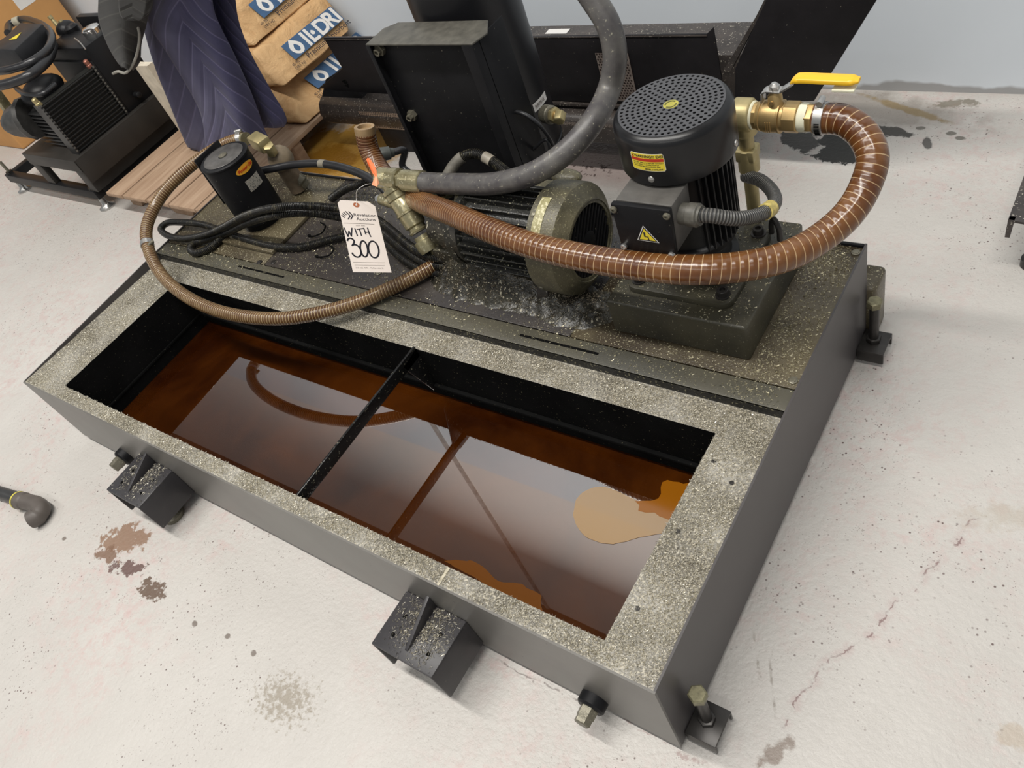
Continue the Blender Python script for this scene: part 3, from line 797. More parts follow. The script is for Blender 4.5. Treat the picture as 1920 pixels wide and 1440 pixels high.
MB().lathe((X_(1514), YV, vz), (1, 0, 0), [(0, 0.0255), (X_(1527) - X_(1514), 0.0255)], 6, ph=pi / 6).build('hex_nipple', BRASS, bv, bevel=0.001)
MB().lathe((X_(1524), YV, vz), (1, 0, 0), [(0, 0.0205), (0.04, 0.0205)], 24).build('hose_barb', BRASS, bv)
sxp = X_(1456)
MB().lathe((sxp, YV, vz + 0.02), (0, 0, 1), [(0, 0.017), (0.010, 0.0130), (0.022, 0.0125), (0.026, 0.009), (0.034, 0.008)], 24).build('stem_housing', BRASS, bv)
MB().cyl((sxp - 0.001, YV - 0.013, vz + 0.035), (sxp - 0.001, YV - 0.016, vz + 0.035), 0.004, 12).build('gland_stud', BRASS, bv)
hz = vz + 0.052
m = MB()
sec = [(sxp - 0.022, hz - 0.022), (sxp - 0.021, hz - 0.004), (sxp - 0.014, hz + 0.001), (sxp + 0.012, hz), (sxp + 0.036, hz + 0.017)]
for (xa, za), (xb, zb) in zip(sec, sec[1:]): m.bar((xa, YV, za), (xb, YV, zb), 0.020, 0.0035, up=(0, 0, 1) if abs(xb - xa) > abs(zb - za) else (1, 0, 0))
ha = m.build('lever', ZINC, bv, bevel=0.001)
MB().lathe((sxp, YV, hz), (0, 0, 1), [(0.001, 0.0095), (0.009, 0.0095), (0.011, 0.007), (0.014, 0.0045)], 6).build('lever_nut', ZINC, bv, bevel=0.0008)
hx0, hx1 = sxp + 0.030, at(1612, 150, y=YV).x
prof = []
m = MB()
pa = V(hx0, YV, hz + 0.016); pb = V(hx1, YV, at(1612, 150, y=YV).z)
pts = [pa, pa.lerp(pb, 0.06) + V(0, 0, 0.006), pa.lerp(pb, 0.5) + V(0, 0, 0.004), pa.lerp(pb, 0.94), pb]
P = spline(pts, 0.004)
vs = []; n = 16
for i, p in enumerate(P):
    e = min(i, len(P) - 1 - i); wd = 0.0125 * min(1, 0.55 + e * 0.12); ht = 0.0065 * min(1, 0.5 + e * 0.15)
    for k in range(n):
        a = 2 * pi * k / n
        vs.append(p + V(0, wd * math.cos(a), ht * math.copysign(abs(math.sin(a)) ** 0.7, math.sin(a))))
fs = [(i * n + k, i * n + (k + 1) % n, (i + 1) * n + (k + 1) % n, (i + 1) * n + k) for i in range(len(P) - 1) for k in range(n)]
fs += [tuple(reversed(range(n))), tuple((len(P) - 1) * n + k for k in range(n))]
m.add(vs, fs)
m.build('yellow_grip', YELLOW, bv)
q = at(1582, 160, y=YV)
MB().box(q.x - 0.016, q.x + 0.020, YV - 0.012, YV + 0.012, q.z - 0.006, q.z - 0.0015).build('grip_slot_tab', TAPE, bv, bevel=0.001)
rx = at(1398, 250, y=YV).x
MB().lathe((rx, YV, vz - 0.01), (0, 0, -1), [(0, 0.022), (0.028, 0.022), (0.030, 0.014), (0.060, 0.014), (0.062, 0.019), (0.082, 0.020), (0.084, 0.0200), (0.110, 0.0200), (0.113, 0.0135), (vz - 0.01 - ZD, 0.0135)], 28).build('riser_pipe', BRASSP, bv)
MB().obox((rx, YV, vz - 0.082), (1, 0, 0), (0, 1, 0), (0, 0, 1), 0.018, 0.018, 0.012).build('riser_union', BRASSP, bv, bevel=0.003)

# ------------------------------------------------------------------ large wire-wound hose
bh = thing('suction_hose', 'thick translucent brown wire-wound hose looping from the ball valve across both motors', 'hose', (-0.3, 0.7, ZD))
hp = [V(X_(1528), YV, vz), V(X_(1550), YV, vz), at(1583, 226, y=0.930), at(1618, 252, y=0.915), at(1636, 295, y=0.888), at(1622, 350, y=0.850), at(1590, 402, y=0.805), at(1535, 449, y=0.755), at(1470, 482, y=0.700), at(1390, 500, y=0.655), at(1300, 506, y=0.618),
      at(1200, 499, y=0.608), at(1100, 484, y=0.606), at(1000, 461, y=0.612), at(920, 432, y=0.635), at(850, 402, y=0.675), at(790, 378, y=0.735), at(745, 350, y=0.81), at(712, 318, y=0.85), at(692, 280, y=0.875), at(684, 243, y=0.89)]
hosepath = spline(hp, 0.004)
MB().tube(hosepath, 0.0262, 28, smooth=False, stretch=lambda t: 1.25 if t < 0.45 else (1.25 - (t - 0.45) / 0.2 * 0.5 if t < 0.65 else 0.75)).build('hose_wall', HOSE, bh, ang=60)
cu = MB().lathe(hosepath[-4], hosepath[-1] - hosepath[-4], [(0, 0.0262), (0.010, 0.0268), (0.020, 0.0262), (0.020, 0.018), (0.012, 0.016)], 24).build('hose_end', plain('hose_end_tan', (0.30, 0.20, 0.10), 0.4), bh)
# worm clamp
ca = V(X_(1531), YV, vz); cb = V(X_(1548), YV, vz)
cl_ = MB().lathe(ca, (1, 0, 0), [(0, 0.0272), (0.0005, 0.0282), ((cb - ca).length, 0.0282), ((cb - ca).length + 0.0005, 0.0272)], 40).build('hose_clamp', ZINC, bh)
m = MB()
for i in range(30):
    a = -pi * 0.15 - i * 0.10
    d = V(0, math.cos(a), math.sin(a)); s = V(0, -math.sin(a), math.cos(a))
    m.obox(ca + V(0.0085, 0, 0) + d * 0.0284, (1, 0.0, 0), s, d, 0.0045, 0.0006, 0.0004)
m.build('clamp_slots', INNER, cl_, smooth=False)
MB().cyl(ca + V(0.008, -0.010, 0.033), ca + V(0.008, 0.010, 0.033), 0.0055, 12).build('clamp_screw', ZINC, cl_)

# ------------------------------------------------------------------ horizontal motor
HY, HZ = 0.737, 0.423
hm = thing('pump_motor', 'grimy olive horizontal motor with slotted fan cowl lying on the tank deck', 'motor', (-0.62, HY, ZD))
R0 = 0.118
MB().lathe((-0.556, HY, HZ), (1, 0, 0), [(0, R0 - 0.002), (0.001, R0), (0.058, R0), (0.064, R0 - 0.002), (0.072, R0 - 0.012), (0.086, R0 - 0.030), (0.0865, R0 - 0.033), (0.080, R0 - 0.036)], 96, caps=False).build('fan_cowl', GREASE, hm, ang=25)
MB().cyl((-0.490, HY, HZ), (-0.480, HY, HZ), 0.0835, 48).build('cowl_recess', plain('recess_black', (0.006, 0.006, 0.006), 0.6), hm)
m = MB()
for k in range(-6, 7):
    o = k * 0.0122; L = math.sqrt(max(0, 0.080 ** 2 - o ** 2))
    dv = V(0, 0.62, 0.78); nv = V(0, -0.78, 0.62)
    m.bar(V(-0.4765, HY, HZ) + nv * o - dv * L, V(-0.4765, HY, HZ) + nv * o + dv * L, 0.0045, 0.004, up=nv)
m.lathe((-0.480, HY, HZ), (1, 0, 0), [(0, 0.021), (0.006, 0.021), (0.007, 0.017)], 24)
m.build('cowl_slats', BLACK, hm)
disc((-0.4795, HY, HZ), (0, 1, 0), (0, 0, 1), 0.0775, 0.0860, 0, 2 * pi, 0.008, 72).build('cowl_ring', GREASE, hm)
MB().lathe((-0.785, HY, HZ), (1, 0, 0), [(0, 0.055), (0.006, 0.088), (0.026, 0.094), (0.034, 0.082), (0.232, 0.082)], 48).build('stator', speckled('dirty_stator', (0.012, 0.012, 0.010), (0.4, 0.37, 0.28), 0.66, 190, 0.3, bump=0.4), hm)
m = MB()
for i in range(28):
    a = 2 * pi * i / 28
    d = V(0, math.cos(a), math.sin(a)); s = V(0, -math.sin(a), math.cos(a))
    m.obox(V(-0.655, HY, HZ) + d * 0.087, (1, 0, 0), s, d, 0.098, 0.0021, 0.0100)
m.build('cooling_fins', speckled('fin_paint', (0.012, 0.012, 0.011), (0.42, 0.40, 0.28), 0.64, 200, 0.3, bump=0.3), hm, bevel=0.0008, seg=1)
# name plate on the cowl, cowl screw, junction box, feet, lifting lug
def cow(a0, x0):
    return lambda u, v, w: V(x0 + v, HY + (R0 + 0.0006 + w) * math.cos(a0 + u / R0), HZ + (R0 + 0.0006 + w) * math.sin(a0 + u / R0))
ap = math.radians(98)
patch(cow(ap, -0.552), 0, 0.085, 0.010, 0.032, 24, 'name_plate', speckled('worn_plate', (0.26, 0.23, 0.11), (0.62, 0.58, 0.38), 0.54, 170, 0.4, c2=(0.40, 0.37, 0.19), scale=60, bump=0.3), hm, 0.0006)
for a in (math.radians(118), math.radians(205)):
    d = V(0, math.cos(a), math.sin(a))
    MB().lathe(V(-0.547, HY, HZ) + d * (R0 - 0.001), d, [(0, 0.007), (0.003, 0.006), (0.004, 0.003)], 16).build('cowl_screw', DULLST, hm)
jb = at(1040, 342, y=0.83)
MB().box(jb.x - 0.16, jb.x - 0.01, HY + 0.045, HY + 0.120, HZ + 0.03, jb.z - 0.012).build('junction_box', GREASE, hm, bevel=0.010, seg=3)
MB().ball(at(1062, 331, y=0.84), 0.020, 20, (1.9, 1.0, 0.7)).build('box_lid', GREASE, hm)
for x in (-0.745, -0.600):
    MB().prism([(x, HY - 0.085, ZD), (x, HY + 0.085, ZD), (x, HY + 0.085, ZD + 0.010), (x, HY + 0.05, HZ - 0.06), (x, HY - 0.05, HZ - 0.06), (x, HY - 0.085, ZD + 0.010)], (0.03, 0, 0)).build('motor_foot', DECKD, hm, bevel=0.002)
# pump head on its left end
ph = thing('coolant_pump', 'chip-covered pump body at the left end of the horizontal motor', 'pump', (-0.86, HY, ZD))
PHM = speckled('pump_grime', (0.012, 0.011, 0.009), (0.36, 0.33, 0.25), 0.62, 170, 0.32, c2=(0.04, 0.036, 0.024), scale=20, bump=0.8)
MB().lathe((-0.790, HY, HZ - 0.020), (-1, 0, 0), [(0, 0.080), (0.020, 0.082), (0.028, 0.062), (0.060, 0.060), (0.075, 0.050), (0.105, 0.048), (0.115, 0.030)], 32).build('volute', PHM, ph)
MB().box(-0.905, -0.805, HY - 0.05, HY + 0.05, ZD, HZ - 0.06).build('base_block', PHM, ph, bevel=0.004)
MB().prism([(-0.798, HY - 0.075, HZ + 0.010), (-0.798, HY + 0.02, HZ + 0.082), (-0.798, HY + 0.06, HZ + 0.05), (-0.798, HY, HZ - 0.02)], (-0.012, 0, 0)).build('adapter_flange', GREASE, ph, bevel=0.002)
for k, q in enumerate(((817, 372), (843, 360))):
    p = at(*q, y=0.79)
    MB().lathe(p, (-0.3, -0.8, 0.3), [(0, 0.013), (0.018, 0.013), (0.02, 0.008), (0.02, 0.005), (0.012, 0.005)], 18).build('port_plug', OILYB, ph)

# ------------------------------------------------------------------ fittings stack and big rubber hose
fb = at(803, 462, y=0.700); fe = at(728, 335, y=0.755)
fs_ = thing('pipe_fitting_stack', 'oily brass check valve and tee leaning up from the pump beside the white tag', 'pipe fitting', (fb.x, fb.y, ZD))
ax = (fe - fb); LN = ax.length; ua = ax.normalized()
S = LN / 0.155
MB().lathe(fb - ua * 0.012 + V(0, 0, 0), ua, [(0, 0.024), (0.010 * S, 0.0275), (0.026 * S, 0.0275), (0.028 * S, 0.021), (0.036 * S, 0.021)], 24).build('lower_elbow', OILYB, fs_)
MB().lathe(fb - ua * 0.004, V(0.5, 0.75, -0.25), [(0, 0.021), (0.022, 0.021), (0.023, 0.026), (0.034, 0.026), (0.035, 0.016)], 24).build('elbow_socket', OILYB, fs_)
MB().lathe(fb + ua * 0.034 * S, ua, [(0, 0.0240), (0.004, 0.0255), (0.008, 0.0215), (0.018, 0.0210)], 24).build('union_collar', OILYB, fs_)
MB().lathe(fb + ua * 0.046 * S, ua, [(0, 0.021), (0.004, 0.0265), (0.030 * S, 0.0280), (0.031 * S, 0.0305), (0.034 * S, 0.0305), (0.036 * S, 0.0280), (0.062 * S, 0.0280), (0.064 * S, 0.0262), (0.066 * S, 0.0285), (0.078 * S, 0.0285), (0.080 * S, 0.0310), (0.088 * S, 0.0315), (0.090 * S, 0.0240), (0.104 * S, 0.0230)], 32).build('tee_body', OILYB, fs_)
tp = fb + ua * 0.098 * S
sd = (at(640, 358, y=0.765) - tp).normalized()
MB().lathe(tp + sd * 0.008, sd, [(0, 0.0215), (0.014, 0.0210), (0.016, 0.0190), (0.022, 0.0195), (0.024, 0.0145), (0.030, 0.0145)], 24).build('side_port', OILYB, fs_)
MB().lathe(tp + sd * 0.034, sd, [(0, 0.0155), (0.002, 0.0170), (0.020, 0.0165), (0.050, 0.0140)], 24).build('side_nipple', OILYB, fs_)
MB().lathe(tp + sd * 0.080, sd, [(0, 0.010), (0.020, 0.010)], 6).build('nipple_plug', ZINC, fs_)
hd = V(1, 0.03, 0.0).normalized()
top = fe
eb = MB().lathe(top - hd * 0.028, hd, [(0, 0.0235), (0.001, 0.0265), (0.034, 0.0265), (0.035, 0.024)], 8, ph=pi / 8).build('elbow_head', OILYB, fs_, bevel=0.002)
MB().lathe(fb + ua * (LN * 0.80), ua, [(0, 0.0240), (LN * 0.2, 0.0255)], 8).build('elbow_leg', OILYB, fs_, bevel=0.001)
gh = thing('rubber_hose', 'thick grey rubber hose rising from the fitting stack out of the top of the view', 'hose', (-0.6, 0.85, ZD))
MB().lathe(top + hd * 0.006, hd, [(0, 0.0215), (0.002, 0.0262), (0.028, 0.0270), (0.030, 0.0275), (0.033, 0.0240)], 32).build('swivel_nut', OILYB, gh)
MB().lathe(top + hd * 0.037, hd, [(0, 0.0230), (0.020, 0.0230)], 6).build('crimp_hex', OILYB, gh, bevel=0.001)
MB().lathe(top + hd * 0.050, hd, [(0, 0.0225), (0.002, 0.0250), (0.058, 0.0262), (0.060, 0.0240)], 32).build('crimp_collar', OILYB, gh)
gp = [top + hd * 0.100, top + hd * 0.14, at(860, 345, y=0.745), at(930, 344, y=0.735), at(1000, 325, y=0.75), at(1060, 286, y=0.79), at(1110, 230, y=0.85), at(1143, 165, y=0.925), at(1153, 105, y=0.945), at(1142, 50, y=0.955), at(1113, 0, y=0.965), at(1075, -50, y=0.975), at(1020, -95, y=0.99), at(950, -125, y=1.02)]
MB().tube(gp, 0.0235, 24, step=0.008).build('hose_body', RUBBER, gh, ang=60)

# small tan hose
sh = thing('return_hose', 'thin tan wire-wound hose drooping over the open bay from canister to pump', 'hose', (-1.5, 0.4, ZD))
e0 = at(458, 258, z=0.470)
sp_ = [e0, at(430, 266, z=0.470), at(395, 284, z=0.468), at(350, 318, z=0.455), at(310, 358, z=0.435), at(284, 400, z=0.41), at(274, 435, z=0.39), at(281, 475, z=0.365), at(303, 515, z=0.34), at(345, 553, z=0.322), at(400, 580, z=0.312), at(460, 594, z=0.308), at(530, 597, z=0.306), at(600, 587, z=0.304), at(670, 567, z=0.304), at(740, 537, z=0.304), at(790, 512, z=0.306), at(830, 485, z=0.312), at(850, 462, z=0.325), at(860, 440, z=0.345)]
spp = spline(sp_, 0.004)
MB().tube(spp, 0.0175, 22, smooth=False).build('hose_wall', HOSEB, sh, ang=60)
k = min(range(len(spp)), key=lambda i: (spp[i] - at(276, 455, z=0.38)).length)
clp = MB().tube(spp[k - 2:k + 3], 0.0193, 24, smooth=False).build('hose_clamp', ZINC, sh)
MB().cyl(spp[k] + V(0.022, -0.008, 0.006), spp[k] + V(0.022, 0.012, 0.006), 0.005, 10).build('clamp_screw', DULLST, clp)
clp = MB().tube(spp[1:6], 0.0195, 24, smooth=False).build('hose_clamp', ZINC, sh)
MB().cyl(spp[3] + V(-0.008, 0, 0.023), spp[3] + V(0.012, 0.01, 0.023), 0.005, 10).build('clamp_screw', ZINC, clp)

# ------------------------------------------------------------------ filter canister
FX, FY = -1.655, 0.752
fc = thing('filter_canister', 'black cylindrical canister with orange oval sticker at the left end of the deck', 'filter canister', (FX, FY, ZD))
MB().prism([(-1.735, 0.63, ZD), (-1.500, 0.63, ZD), (-1.500, 0.83, ZD), (-1.735, 0.83, ZD)], (0, 0, 0.012)).build('base_plate', DECK, fc, bevel=0.003)
RF = 0.0705
MB().lathe((FX, FY, ZD + 0.012), (0, 0, 1), [(0, 0.060), (0.02, 0.062), (0.022, RF), (0.212, RF), (0.214, RF + 0.002), (0.2185, RF + 0.002), (0.221, RF - 0.001), (0.2205, RF - 0.008), (0.222, RF - 0.012), (0.2222, 0.016), (0.2245, 0.012), (0.2245, 0.010)], 64).build('body', [BLACK], fc)
MB().lathe((FX, FY, ZD + 0.2340), (0, 0, 1), [(0, RF - 0.010), (0.0012, RF - 0.012)], 48).build('top_disc', plain('dusty_top', (0.105, 0.10, 0.095), 0.38, 0.3, 0.4, 30, 0.2), fc)
MB().lathe((FX, FY, ZD + 0.235), (0, 0, 1), [(0, 0.013), (0.003, 0.012), (0.004, 0.008)], 24).build('centre_cap', DULLST, fc)
MB().prism([(FX - 0.082, FY - 0.045, ZD + 0.09), (FX - 0.082, FY + 0.055, ZD + 0.09), (FX - 0.082, FY + 0.055, ZD + 0.243), (FX - 0.082, FY - 0.045, ZD + 0.243)], (0.006, 0, 0)).build('bracket_plate', BLACK2, fc, bevel=0.002)
MB().box(FX - 0.082, FX - 0.055, FY - 0.02, FY + 0.05, ZD + 0.10, ZD + 0.12).build('bracket_arm', BLACK2, fc)
def cyl_hit(px, py, r):
    v = (at(px, py, z=0.0) - CAM); o = CAM - V(FX, FY, 0)
    a = v.x ** 2 + v.y ** 2; b = 2 * (o.x * v.x + o.y * v.y); c = o.x ** 2 + o.y ** 2 - r * r
    t = (-b - math.sqrt(max(b * b - 4 * a * c, 0))) / (2 * a); return CAM + v * t
pc = cyl_hit(460, 314, RF)
ac = math.atan2(pc.y - FY, pc.x - FX)
def fw(u, v, w): return V(FX + (RF + 0.0006 + w) * math.cos(ac + u / RF), FY + (RF + 0.0006 + w) * math.sin(ac + u / RF), pc.z + v)
m = MB(); n = 40; ew, eh = 0.033, 0.0125
vs = [fw(0, 0, 0.0003)] + [fw(ew * math.cos(2 * pi * i / n), eh * math.sin(2 * pi * i / n), 0.0003) for i in range(n)] + [fw(ew * 0.5 * math.cos(2 * pi * i / n), eh * 0.5 * math.sin(2 * pi * i / n), 0.0003) for i in range(n)]
fs = [(0, 1 + n + i, 1 + n + (i + 1) % n) for i in range(n)] + [(1 + i, 1 + (i + 1) % n, 1 + n + (i + 1) % n, 1 + n + i) for i in range(n)]
m.add(vs, fs); os_ = m.build('oval_sticker', LABO, fc, smooth=False)
writing('lettering', 'Power Cat', 0.0125, LABR, os_, (0, 0, 0), (1, 0, 0), (0, 1, 0), bend=lambda a, b, c: fw(a - 0.0275, b - 0.004, 0.0008 + c), shear=0.3, bold=0.0002)
pc2 = cyl_hit(477, 341, RF)
a2 = math.atan2(pc2.y - FY, pc2.x - FX)
def fw2(u, v, w): return V(FX + (RF + 0.0006 + w) * math.cos(a2 + u / RF), FY + (RF + 0.0006 + w) * math.sin(a2 + u / RF), pc2.z + v)
patch(fw2, -0.024, 0.026, -0.0175, 0.0175, 16, 'rating_plate', speckled('rating_print', (0.30, 0.28, 0.24), (0.06, 0.06, 0.06), 0.55, 330, 0.45, bump=0.0), fc, 0.0006)
# outlet elbows and conduit stub
MB().lathe(e0 - V(0.004, 0.004, 0), (at(500, 262, z=0.475) - e0), [(0, 0.016), (0.012, 0.018), (0.020, 0.019)], 24).build('hose_barb', OILYB, fc)
q0 = at(478, 262, z=0.475); q1 = at(498, 272, z=0.470)
MB().obox((q0 + q1) / 2, q1 - q0, (0, 0, 1), (q1 - q0).cross(V(0, 0, 1)), 0.034, 0.020, 0.020).build('elbow_block', BRASSP, fc, bevel=0.006)
q2 = at(512, 295, z=0.42)
MB().lathe(q1 + V(0.01, 0, 0), q2 - q1, [(0, 0.017), (0.035, 0.017)], 6).build('hex_nipple', BRASSP, fc, bevel=0.001)
MB().ball(q2 + V(0.0, 0.02, -0.02), 0.038, 20, (1, 1, 1.1)).build('pump_elbow', plain('cast_dusty', (0.22, 0.17, 0.11), 0.6, 0, 0.3, 30, 0.4), fc)
MB().lathe(q2 + V(0.0, 0.02, -0.03), (0, 0, -1), [(0, 0.03), (0.10, 0.028)], 20).build('elbow_leg', plain('cast_dusty2', (0.16, 0.12, 0.08), 0.6, 0, 0.3, 30, 0.4), fc)
q3 = at(560, 345, z=0.32)
MB().lathe(at(545, 325, z=0.345), (0.35, 0.1, -0.6), [(0, 0.017), (0.012, 0.020), (0.040, 0.022), (0.045, 0.016), (0.06, 0.014)], 8).build('outlet_nut', DULLST, fc, bevel=0.001)
m = MB()
for x, y in ((-1.705, 0.655), (-1.53, 0.655), (-1.53, 0.80)):
    m = MB().lathe((x, y, ZD + 0.012), (0, 0, 1), [(0, 0.009), (0.008, 0.009), (0.009, 0.006)], 6)
    m.build('base_bolt', DULLST, fc)

# ------------------------------------------------------------------ black cables
def cable(name, label, pts, r, mat, cat='cable', extra=None):
    t = thing(name, label, cat, (pts[0].x, pts[0].y, ZD))
    MB().tube(pts, r, 14, step=0.006).build('sheath', mat, t, ang=60)
    return t
def A(*l): return [at(a, b, z=c) for a, b, c in l]
c1 = A((873, 488, .318), (840, 488, .325), (800, 478, .34), (765, 458, .345), (735, 432, .345), (700, 408, .35), (640, 392, .365), (575, 386, .405), (520, 389, .445), (465, 402, .408), (420, 425, .345), (385, 440, .318), (345, 447, .305), (313, 441, .306), (302, 428, .310), (312, 419, .314), (340, 417, .314), (375, 420, .308), (420, 434, .299), (470, 452, .297), (520, 463, .297), (570, 462, .297), (620, 449, .297), (665, 440, .297))
cable('ribbed_cable', 'upper ribbed black cable of the bundle, ending in a wide loop at the left', c1, 0.0105, CONDUIT)
c2 = A((873, 497, .305), (842, 500, .308), (805, 495, .314), (768, 475, .318), (735, 450, .320), (700, 425, .322), (640, 408, .335), (575, 399, .375), (525, 402, .418), (470, 416, .372), (425, 436, .315), (385, 450, .298), (362, 458, .297), (357, 468, .297), (368, 474, .296), (392, 466, .296), (415, 448, .2955), (440, 428, .2955), (470, 410, .2955))
cable('ribbed_cable', 'lower ribbed black cable of the bundle, folded back in a tight loop', c2, 0.0110, CONDUIT)
c3 = A((873, 506, .294), (845, 512, .294), (808, 511, .295), (770, 495, .296), (738, 470, .298), (715, 440, .300), (700, 420, .302))
cable('ribbed_cable', 'ribbed black cable lying lowest of the strands right of the white tag', c3, 0.0105, CONDUIT)
c4 = A((480, 322, .40), (512, 316, .40), (550, 309, .40), (600, 307, .40), (645, 315, .40), (685, 330, .395), (715, 350, .385), (740, 380, .36))
t4 = cable('power_cable', 'smooth black cable arching from the canister towards the brass fittings', c4, 0.0115, CABLE)
p4 = spline(c4, 0.006); k = min(range(len(p4)), key=lambda i: (p4[i] - at(606, 308, z=.40)).length)
MB().tube(p4[k - 2:k + 3], 0.0122, 16, smooth=False).build('grey_sleeve', plain('grey_tape', (0.20, 0.18, 0.14), 0.5), t4)
c5 = A((622, 372, .296), (632, 364, .310), (652, 352, .330), (676, 345, .345), (700, 338, .352))
cable('ribbed_cable', 'short ribbed black stub entering the deck behind the white tag', c5, 0.0125, CONDUIT)
c6 = [at(838, 332, y=.83), at(850, 312, y=.85), at(868, 294, y=.87), at(890, 288, y=.88), at(912, 296, y=.88), at(940, 315, y=.87), at(970, 340, y=.85)]
t6 = cable('junction_conduit', 'short arched conduit with a grey collar above the horizontal motor', c6, 0.0120, CONDUIT)
p6 = spline(c6, 0.006); k = min(range(len(p6)), key=lambda i: (p6[i] - at(914, 297, y=.88)).length)
MB().tube(p6[k - 2:k + 3], 0.0132, 16, smooth=False).build('collar', plain('collar_tan', (0.28, 0.25, 0.20), 0.5), t6)
MB().tube(p6[:max(4, k - 10)], 0.0140, 14, smooth=False).build('dusty_boot', plain('dusty_boot', (0.13, 0.12, 0.10), 0.6, 0, 0.3, 60, 0.3), t6)
# round connector with its lead
cn = at(712, 290, y=0.96); cdv = V(-0.55, -0.75, 0.30).normalized()
pg = thing('cable_connector', 'round black multi-pin connector hanging behind the brass elbow', 'connector', (cn.x, cn.y, cn.z))
MB().lathe(cn - cdv * 0.040, cdv, [(0, 0.012), (0.010, 0.014), (0.012, 0.018), (0.036, 0.019), (0.040, 0.018), (0.040, 0.0155), (0.034, 0.0155)], 28).build('shell', plain('connector_shell', (0.07, 0.075, 0.07), 0.4, 0.3), pg)
m = MB()
for i in range(5):
    a = 2 * pi * i / 5; b1 = cdv.orthogonal().normalized(); b2 = cdv.cross(b1)
    m.cyl(cn - cdv * 0.006 + (b1 * math.cos(a) + b2 * math.sin(a)) * 0.008, cn - cdv * 0.001 + (b1 * math.cos(a) + b2 * math.sin(a)) * 0.008, 0.0018, 8)
m.build('pins', ZINC, pg)
MB().tube([cn - cdv * 0.036, cn - cdv * 0.07, at(755, 312, y=1.0), at(785, 335, y=0.99)], 0.010, 12).build('lead', CABLE, pg)
# cable ties left on the deck
for k, (q, nm) in enumerate((((604, 418, 600, 436, 582, 442), 'upper'), ((620, 461, 614, 478, 596, 481), 'lower'))):
    pts = [at(q[0] - 3, q[1] - 1, z=ZD + 0.006), at(q[0] + 6, q[1] + 6, z=ZD + 0.012), at(q[2] + 4, q[3], z=ZD + 0.010), at(q[4] + 6, q[5] + 1, z=ZD + 0.006), at(q[4] - 2, q[5], z=ZD + 0.003)]
    t = thing('cable_tie', 'curled black cable tie on the deck, the %s of the two' % nm, 'cable tie', pts[0])
    MB().tube(pts, 0.0022, 8).build('strap', INNER, t)
    MB().box(pts[-1].x - 0.004, pts[-1].x + 0.004, pts[-1].y - 0.003, pts[-1].y + 0.003, ZD, ZD + 0.006).build('lock', INNER, t)

# ------------------------------------------------------------------ auction tag and orange tag
tl_ = at(630, 377, d=1.905); tr_ = at(703, 377, d=1.945); bl_ = at(664, 509.5, d=1.805); br_ = at(732, 512, d=1.845)
tgx = ((tr_ - tl_).normalized() + (br_ - bl_).normalized()).normalized()
tm = (tl_ + tr_) / 2; bm_ = (bl_ + br_) / 2
tgy = (tm - bm_); H_ = tgy.length; tgy = tgy.normalized(); tgx = (tgx - tgy * tgx.dot(tgy)).normalized(); tgn = tgx.cross(tgy)
WT = ((br_ - bl_).length + (tr_ - tl_).length) / 2
tgt = thing('auction_tag', 'white paper lot tag reading WITH 300, tied to the brass fitting', 'tag', bm_)
def TG(u, v, w=0.0): return bm_ + tgx * ((u - 0.5) * WT) + tgy * (v * H_) + tgn * w
c = 0.012
out = [TG(0, 0), TG(1, 0), TG(1, 1 - c / H_ * 0.9), TG(1 - 0.15, 1), TG(0.10, 1), TG(0, 1 - c / H_ * 0.6)]
hc = TG(0.49, 0.94)
out = [TG(0, 0), TG(1, 0), TG(1, 0.935), TG(0.84, 1), TG(0.09, 1), TG(0, 0.955)]
MB().prism(out, tgn * 0.0005).build('card', PAPER, tgt, smooth=False)
disc(hc + tgn * 0.0005, tgx, tgy, 0.0025, 0.0078, 0, 2 * pi, 0.0004, 30).build('eyelet', plain('eyelet_brown', (0.42, 0.13, 0.05), 0.7), tgt, smooth=False)
MB().tube([hc + tgn * 0.001, TG(0.52, 1.02, 0.004), at(675, 352, d=1.79), at(690, 345, d=1.80), at(720, 350, y=0.72)], 0.0007, 6).build('string', WHITE, tgt)
z_ = 0.0008
writing('lettering', 'Revelation', 0.0132, INK, tgt, TG(0.345, 0.775, z_), tgx, tgy, th=0.0001)
writing('lettering', 'Auctions', 0.0132, INK, tgt, TG(0.40, 0.715, z_), tgx, tgy, th=0.0001)
m = MB()
def stroke(m, pts, w, zz=z_):
    P = [Vector((p[0] * WT, p[1] * H_, 0)) for p in pts]
    for a, b in zip(P, P[1:]):
        d = (b - a)
        if d.length < 1e-6: continue
        d.normalize(); n = Vector((-d.y, d.x, 0)) * w / 2
        e = d * w * 0.30
        m.prism([TG(0, 0, 0) + tgx * q.x + tgy * q.y + tgn * zz for q in (a - e - n, b + e - n, b + e + n, a - e + n)], tgn * 0.0002)
# logo: nested chevrons
for k, (x0, x1) in enumerate(((0.10, 0.235), (0.185, 0.305))):
    stroke(m, [(x0 + 0.06, 0.835), (x1 + 0.02, 0.775), (x1 - 0.055, 0.725)], 0.0026)
stroke(m, [(0.095, 0.825), (0.155, 0.790)], 0.0024); stroke(m, [(0.06, 0.803), (0.115, 0.768)], 0.0024); stroke(m, [(0.035, 0.780), (0.09, 0.745)], 0.0024)
m.build('logo', INK, tgt, smooth=False)
m = MB()
GI = plain('grey_ink', (0.25, 0.22, 0.20), 0.7)
stroke(m, [(0.05, 0.668), (0.85, 0.668)], 0.0010); stroke(m, [(0.06, 0.130), (0.88, 0.130)], 0.0008); stroke(m, [(0.08, 0.092), (0.86, 0.092)], 0.0005)
m.build('rule', GI, tgt, smooth=False)
writing('lettering', 'LOT NO.', 0.0058, GI, tgt, TG(0.345, 0.632, z_), tgx, tgy, th=0.0001)
writing('lettering', '312-462-7076 - McCormick, IL', 0.0052, GI, tgt, TG(0.09, 0.048, z_), tgx, tgy, th=0.0001)
